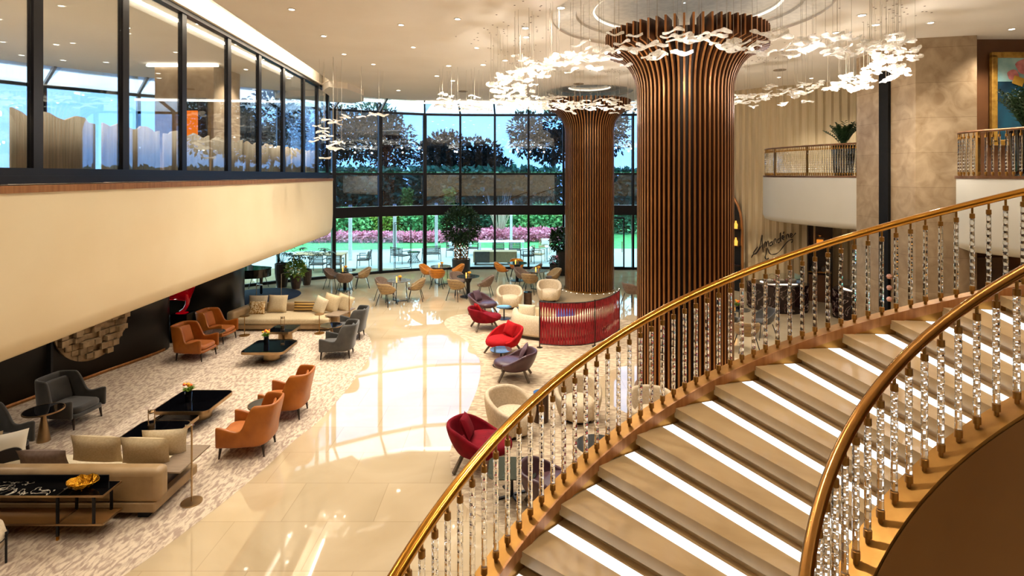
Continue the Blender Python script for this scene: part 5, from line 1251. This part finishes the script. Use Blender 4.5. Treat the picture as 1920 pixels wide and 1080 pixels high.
for st_ in sg:
    pts = []
    for u, v in smoothcurve(st_, 6, False):
        x_, y_ = 1340 + u / 4.153, 380 + v / 4.153; dr = Vector(((x_ - 960) / F, 1, (HZ - y_) / F)); k = (org.dot(n_)) / dr.dot(n_); p = dr * k; pts.append((p.x - org.x, p.y - org.y, p.z + EYE))
    b.tube(pts, [.012 + .012 * abs(math.sin(i * .35)) for i in range(len(pts))], 6)
b.build('lettering', mat('dark metal lettering', '#3a2f26', rough=.4, metal=.6), sgn)
ld = bpy.data.lights.new('sign_spot', 'SPOT'); ld.energy = 90; ld.color = (1, .86, .66); ld.spot_size = R(60); ld.spot_blend = .7; ld.shadow_soft_size = .05
sl = thing('downlight', 'downlight under the far balcony aimed at the script sign', 'lamp', (9.55, 19.55, 3.08)); b = MB(); b.lathe([(.06, 0), (.06, -.012), (.001, -.014)], 16); b.build('lens', M['lens'], sl)
lo = bpy.data.objects.new('sign_spot', ld); C.objects.link(lo); lo.parent = sl; lo.location = (0, 0, -.05); lo.rotation_euler = (R(32), 0, R(20))
for x, y in [(9.0, 18.6), (10.6, 17.6), (8.0, 16.5), (11.2, 18.6)]:
    pass
# painting above the near balcony
t = thing('painting', 'large gold-framed blue abstract painting with a pink bloom and gold box', 'painting', (12.6, 13.44, 4.5)); W0, W1, H0, H1 = -.95, .95, .78, 2.9
b = MB()
for a, c_ in (((W0, H0), (W1, H0)), ((W0, H1), (W1, H1))): b.box(((a[0] + c_[0]) / 2, -.02, a[1]), (W1 - W0 + .14, .1, .14))
for x in (W0, W1): b.box((x, -.02, (H0 + H1) / 2), (.14, .1, H1 - H0))
b.build('frame', mat('gilt wood frame', '#b58a3c', '#8f6626', rough=.35, metal=.3), t, bevel=.02); b = MB(); b.box((0, 0, (H0 + H1) / 2), (W1 - W0, .03, H1 - H0)); b.build('canvas', M['canvas'], t, smooth=0)
b = MB(); b.box((-.0, -.018, 2.56), (W1 - W0 - .04, .01, .6)); b.build('pale_sky', mat('pale teal paint', '#a9c6c0', '#7fa9a8', rough=.6, scale=3), t, smooth=0)
b = MB()
for (cx_, cz_, rx_, rz2) in ((-.12, 2.62, .3, .2), (.1, 2.4, .3, .26), (-.48, 2.42, .14, .13), (.3, 2.66, .25, .12)):
    b.prism([(cx_ + rx_ * math.cos(i / 20 * 2 * PI) * (1 + .1 * math.sin(5 * i)), cz_ + rz2 * math.sin(i / 20 * 2 * PI)) for i in range(20)], -.028, -.022, Matrix(((1, 0, 0, 0), (0, 0, 1, 0), (0, 1, 0, 0), (0, 0, 0, 1))))
b.build('pink_bloom', mat('pink paint', '#d98a86', '#b0605e', rough=.6, scale=5), t, smooth=0)
b = MB(); b.box((-.36, -.034, 2.27), (.26, .01, .2), 0, 0, R(20)); b.build('gold_box', mat('gold paint', '#c99a3a', rough=.5), t, smooth=0)

# ================================================================== TERRACE AND GARDEN beyond the glass
def garden_chair(label, loc, face, m, cush=None, arms=True, wide=.6):
    t = thing('garden_chair', label, 'chair', (loc[0], loc[1], -.03), rzf(*face), 'terrace chairs'); w2 = wide / 2
    b = MB(); b.box((0, 0, .4), (wide, .55, .05)); b.build('seat', m, t)
    b = MB()
    for k in range(5): b.box((0, .27 + .015 * k, .5 + .075 * k), (wide, .02, .045))
    b.build('backrest', m, t)
    for x in (-w2, w2):
        for y in (-.26, .27):
            b = MB(); b.tube([(x * 1.08, y * 1.1, 0), (x, y, .64 if y < 0 else .84)], .018, 6); b.build('leg', m, t)
        if arms: b = MB(); b.box((x, 0, .64), (.05, .58, .03)); b.build('armrest', m, t)
    if cush: p = pillow(.46, .4, .14, cush, t, (0, .17, .64), 'cushion'); p.rotation_euler = (-.25, 0, 0)
def garden_table(label, loc, w_, d_, m, h=.74):
    t = thing('garden_table', label, 'table', (loc[0], loc[1], -.03), 0, 'terrace tables'); b = MB(); b.box((0, 0, h), (w_, d_, .04)); b.build('table_top', m, t)
    for x in (-w_ / 2 + .08, w_ / 2 - .08):
        for y in (-d_ / 2 + .08, d_ / 2 - .08): b = MB(); b.box((x, y, h / 2), (.06, .06, h)); b.build('leg', m, t)
garden_table('long teak terrace table outside behind the leftmost cafe table', (-9.2, 26.6), 2.4, .9, M['teak'])
garden_chair('dark slatted terrace chair at the long teak table, left one', (-9.0, 25.75), (0, 1), M['wovengrey']); garden_chair('dark slatted terrace chair at the long teak table, right one', (-8.2, 25.75), (0, 1), M['wovengrey'])
garden_chair('grey terrace lounge chair with a white cushion near the left door bay', (-7.25, 27.2), (-1, -.1), M['wovengrey'], M['whitecloth'], wide=.7)
garden_chair('rope terrace armchair left of the hourglass table, seen through the sliding door', (-5.75, 28.6), (.6, .8), M['wovengrey'], wide=.85); garden_chair('rope terrace armchair right of the hourglass table, seen through the sliding door', (-4.25, 29.2), (-.3, .95), M['wovengrey'], wide=.85)
t = thing('garden_table', 'small hourglass wire table between the two rope terrace armchairs', 'table', (-5.1, 28.8, -.03)); b = MB()
for k in range(16):
    a = 2 * PI * k / 16; b.tube([(.32 * math.cos(a), .32 * math.sin(a), 0), (.17 * math.cos(a + .6), .17 * math.sin(a + .6), .28), (.32 * math.cos(a + 1.2), .32 * math.sin(a + 1.2), .52)], .012, 5)
b.build('wire_stand', M['wovengrey'], t); b = MB(); b.lathe([(.34, .52), (.34, .54)], 24); b.build('table_top', M['smoke'], t)
t = thing('bench', 'teak and grey terrace box bench behind the potted tree planter', 'bench', (-.85, 28.2, -.03)); b = MB(); b.box((0, 0, .4), (2.2, .7, .55)); b.build('body', M['teak'], t, bevel=.01); b = MB(); b.box((-.65, -.36, .4), (.75, .03, .56)); b.build('dark_panel', M['wovengrey'], t)
for x in (-1, 1): b = MB(); b.box((x, 0, .06), (.08, .6, .12)); b.build('leg', M['blackmetal'], t)
garden_table('white terrace table above the teak bench', (-.6, 31.6), 2.6, 1.0, M['whitecloth']); garden_chair('slatted terrace chair at the left of the white table', (-2.2, 31.4), (1, 0), M['wovengrey'], M['whitecloth'])
garden_chair('left slatted terrace chair seen from behind at the white table', (-.75, 30.7), (0, 1), M['wovengrey']); garden_chair('right slatted terrace chair seen from behind at the white table', (.15, 30.7), (0, 1), M['wovengrey'])
garden_chair('terrace chair with white cushion standing behind the trumpet stand table', (.78, 28.5), (-1, -.2), M['wovengrey'], M['whitecloth'])
garden_chair('light teak terrace armchair left of the farther column', (1.35, 28.9), (.9, -.3), M['teak']); garden_table('white terrace table beside the light teak armchair', (2.3, 29.3), 1.1, .9, M['whitecloth'])
garden_chair('teak terrace chair with white cushion beyond the light teak armchair', (1.9, 32.0), (-.2, -1), M['teak'], M['whitecloth'])
garden_chair('dark terrace chair with white cushion seen left of the potted tree', (-3.2, 30.6), (.8, -.5), M['wovengrey'], M['whitecloth'])
for i, (x, y, nm) in enumerate([(-6.45, 30.5, 'behind the left door bay'), (-4.3, 31.5, 'behind the sliding door'), (-8.6, 29.5, 'beyond the long teak table'), (-.05, 34.2, 'behind the bare shrub'), (3.1, 33.0, 'hidden partly by the farther column')]):
    b = MB(); b.box((0, 0, 1.7), (.16, .16, 2.9)); tag(b.build('terrace_post', mat('white render', '#c8cccb'), loc=(x, y, -.25)), 'white square terrace post ' + nm, 'post', 'terrace posts')
b = MB(); b.beam((-12, 32.3, 1.0 / 2), (-6.6, 33.6, .5), .015, 1.0); o = b.build('glass_balustrade', M['glassclear'], smooth=0); tag(o, 'low clear glass balustrade at the lawn edge left of the sliding door', 'balustrade')
rnd = random.Random(77)
def hedge(name, label, cat, box, n, m, L, wd, kind=None, grp=None):
    (x0, y0, z0), (x1, y1, z1) = box; b = MB()
    for k in range(n):
        x, y, z = rnd.uniform(x0, x1), rnd.uniform(y0, y1), z0 + (z1 - z0) * rnd.random() ** .8
        b.leaf((x, y, z), (rnd.gauss(0, 1), rnd.gauss(0, 1) - .4, rnd.gauss(.2, .8)), (rnd.gauss(0, .5), rnd.gauss(0, .5) - .5, 1), L * rnd.uniform(.6, 1.4), wd)
    o = b.build(name, m, smooth=0); tag(o, label, cat, grp)
    if kind: o['kind'] = kind
    return o
hedge('flower_bed', 'band of pink begonias along the far edge of the lawn', 'flowers', ((-14, 37, -.05), (-4.5, 38.8, .55)), 5200, M['pinkflower'], .2, .14, 'stuff')
hedge('flower_bed', 'second band of pink begonias to the right of the potted tree', 'flowers', ((-4.4, 37.4, -.05), (5, 39.5, .75)), 5200, M['pinkflower'], .2, .14, 'stuff')
for i, (x, w_, z1, m) in enumerate([(-14.5, 3.2, 1.8, 'leafb'), (-11.4, 3.2, 2.0, 'leafb'), (-9.0, 2.0, 1.6, 'leafl'), (-6.8, 2.6, 1.9, 'leafb'), (-4.6, 2.2, 1.7, 'leafb'), (-2.0, 2.8, 2.2, 'leafd'), (.6, 2.2, 1.9, 'leafb'), (2.8, 2.2, 2.3, 'leafb'), (5.2, 3.0, 2.1, 'leafd')]):
    hedge('shrub', ['bright shrub farthest left behind the pink flowers', 'bright shrub behind the long teak table', 'yellow-green shrub at the left door bay edge', 'bright shrub behind the left door bay', 'bright shrub behind the sliding door', 'dark shrub behind the potted tree', 'bright shrub right of the potted tree', 'bright shrub left of the farther column', 'dark shrub hidden partly by the farther column'][i], 'shrub',
          ((x - w_ / 2, 39.6, 0), (x + w_ / 2, 41.2, z1)), 1500, M[m], .3, .2, None, 'garden shrubs')
for i in range(7):
    x0 = -26 + i * 6; hedge('hedge', ['far-left', 'second', 'third', 'fourth, left of centre', 'fifth, right of the potted tree', 'sixth, behind the farther column', 'far-right'][i] + ' dark section of the tall garden hedge', 'hedge', ((x0, 42.5, -.1), (x0 + 5.6, 44.5, 4.9)), 4200, M['leafd'], .5, .34, None, 'tall garden hedge')
def tree(label, x, y, h, r, n=3400, m='treed', sz=1.0):
    t = thing('tree', label, 'tree', (x, y, 0), 0, 'dark trees beyond the hedge'); b = MB(); b.tube([(0, 0, 0), (.1, .1, h * .5), (0, 0, h)], [.3, .22, .1], 8); b.build('trunk', M['walnut'], t)
    b = MB()
    for q in range(7):
        c = (rnd.gauss(0, r * .55), rnd.gauss(0, r * .3), h + rnd.gauss(0, r * .35) * sz); foliage(b, rnd, n // 7, c, r * .62, .4, .24, .3, 1, sz)
    b.build('crown', M[m], t, smooth=0)
for a in [('dark tree crown seen through the upper panes beside the mezzanine corner', -15.5, 47, 7.2, 3.2), ('dark tree crown behind the left hanging petals', -11, 48, 7.6, 3.0), ('dark tree crown in the pane right of the thick mullion', -7.2, 49, 6.2, 2.6),
          ('low dark tree crown sloping down in the middle panes', -3.2, 50, 5.4, 2.3), ('leafy dark tree crown left of the farther column', 3.4, 46, 7.8, 2.3), ('dark tree crown behind the farther column', 6.2, 48, 8.0, 3.0),
          ('far-left dark tree crown seen through the mezzanine', -22, 46, 7.5, 3.5), ('slim dark tree seen through the mezzanine windows', -19.5, 41, 7.5, 2.2)]: tree(*a)
t = thing('bare_shrub', 'bare pale branching shrub right of the potted tree', 'shrub', (-.9, 38.5, 0)); b = MB()
for k in range(26):
    a, s_ = rnd.random() * 2 * PI, rnd.uniform(.4, 1.2); b.tube([(0, 0, 0), (math.cos(a) * s_ * .4, math.sin(a) * s_ * .4, 1.1), (math.cos(a) * s_, math.sin(a) * s_, 2.4 + rnd.random())], [.05, .03, .012], 5)
b.build('branches', mat('pale bark', '#b8ab98'), t)
for i, (x, nm) in enumerate([(-7.9, 'left door bay'), (-4.7, 'sliding door')]):
    hedge('cypress', 'narrow light green cypress behind the ' + nm, 'tree', ((x - .35, 41.5, 0), (x + .35, 42.2, 3.4)), 700, M['leafl'], .25, .16)
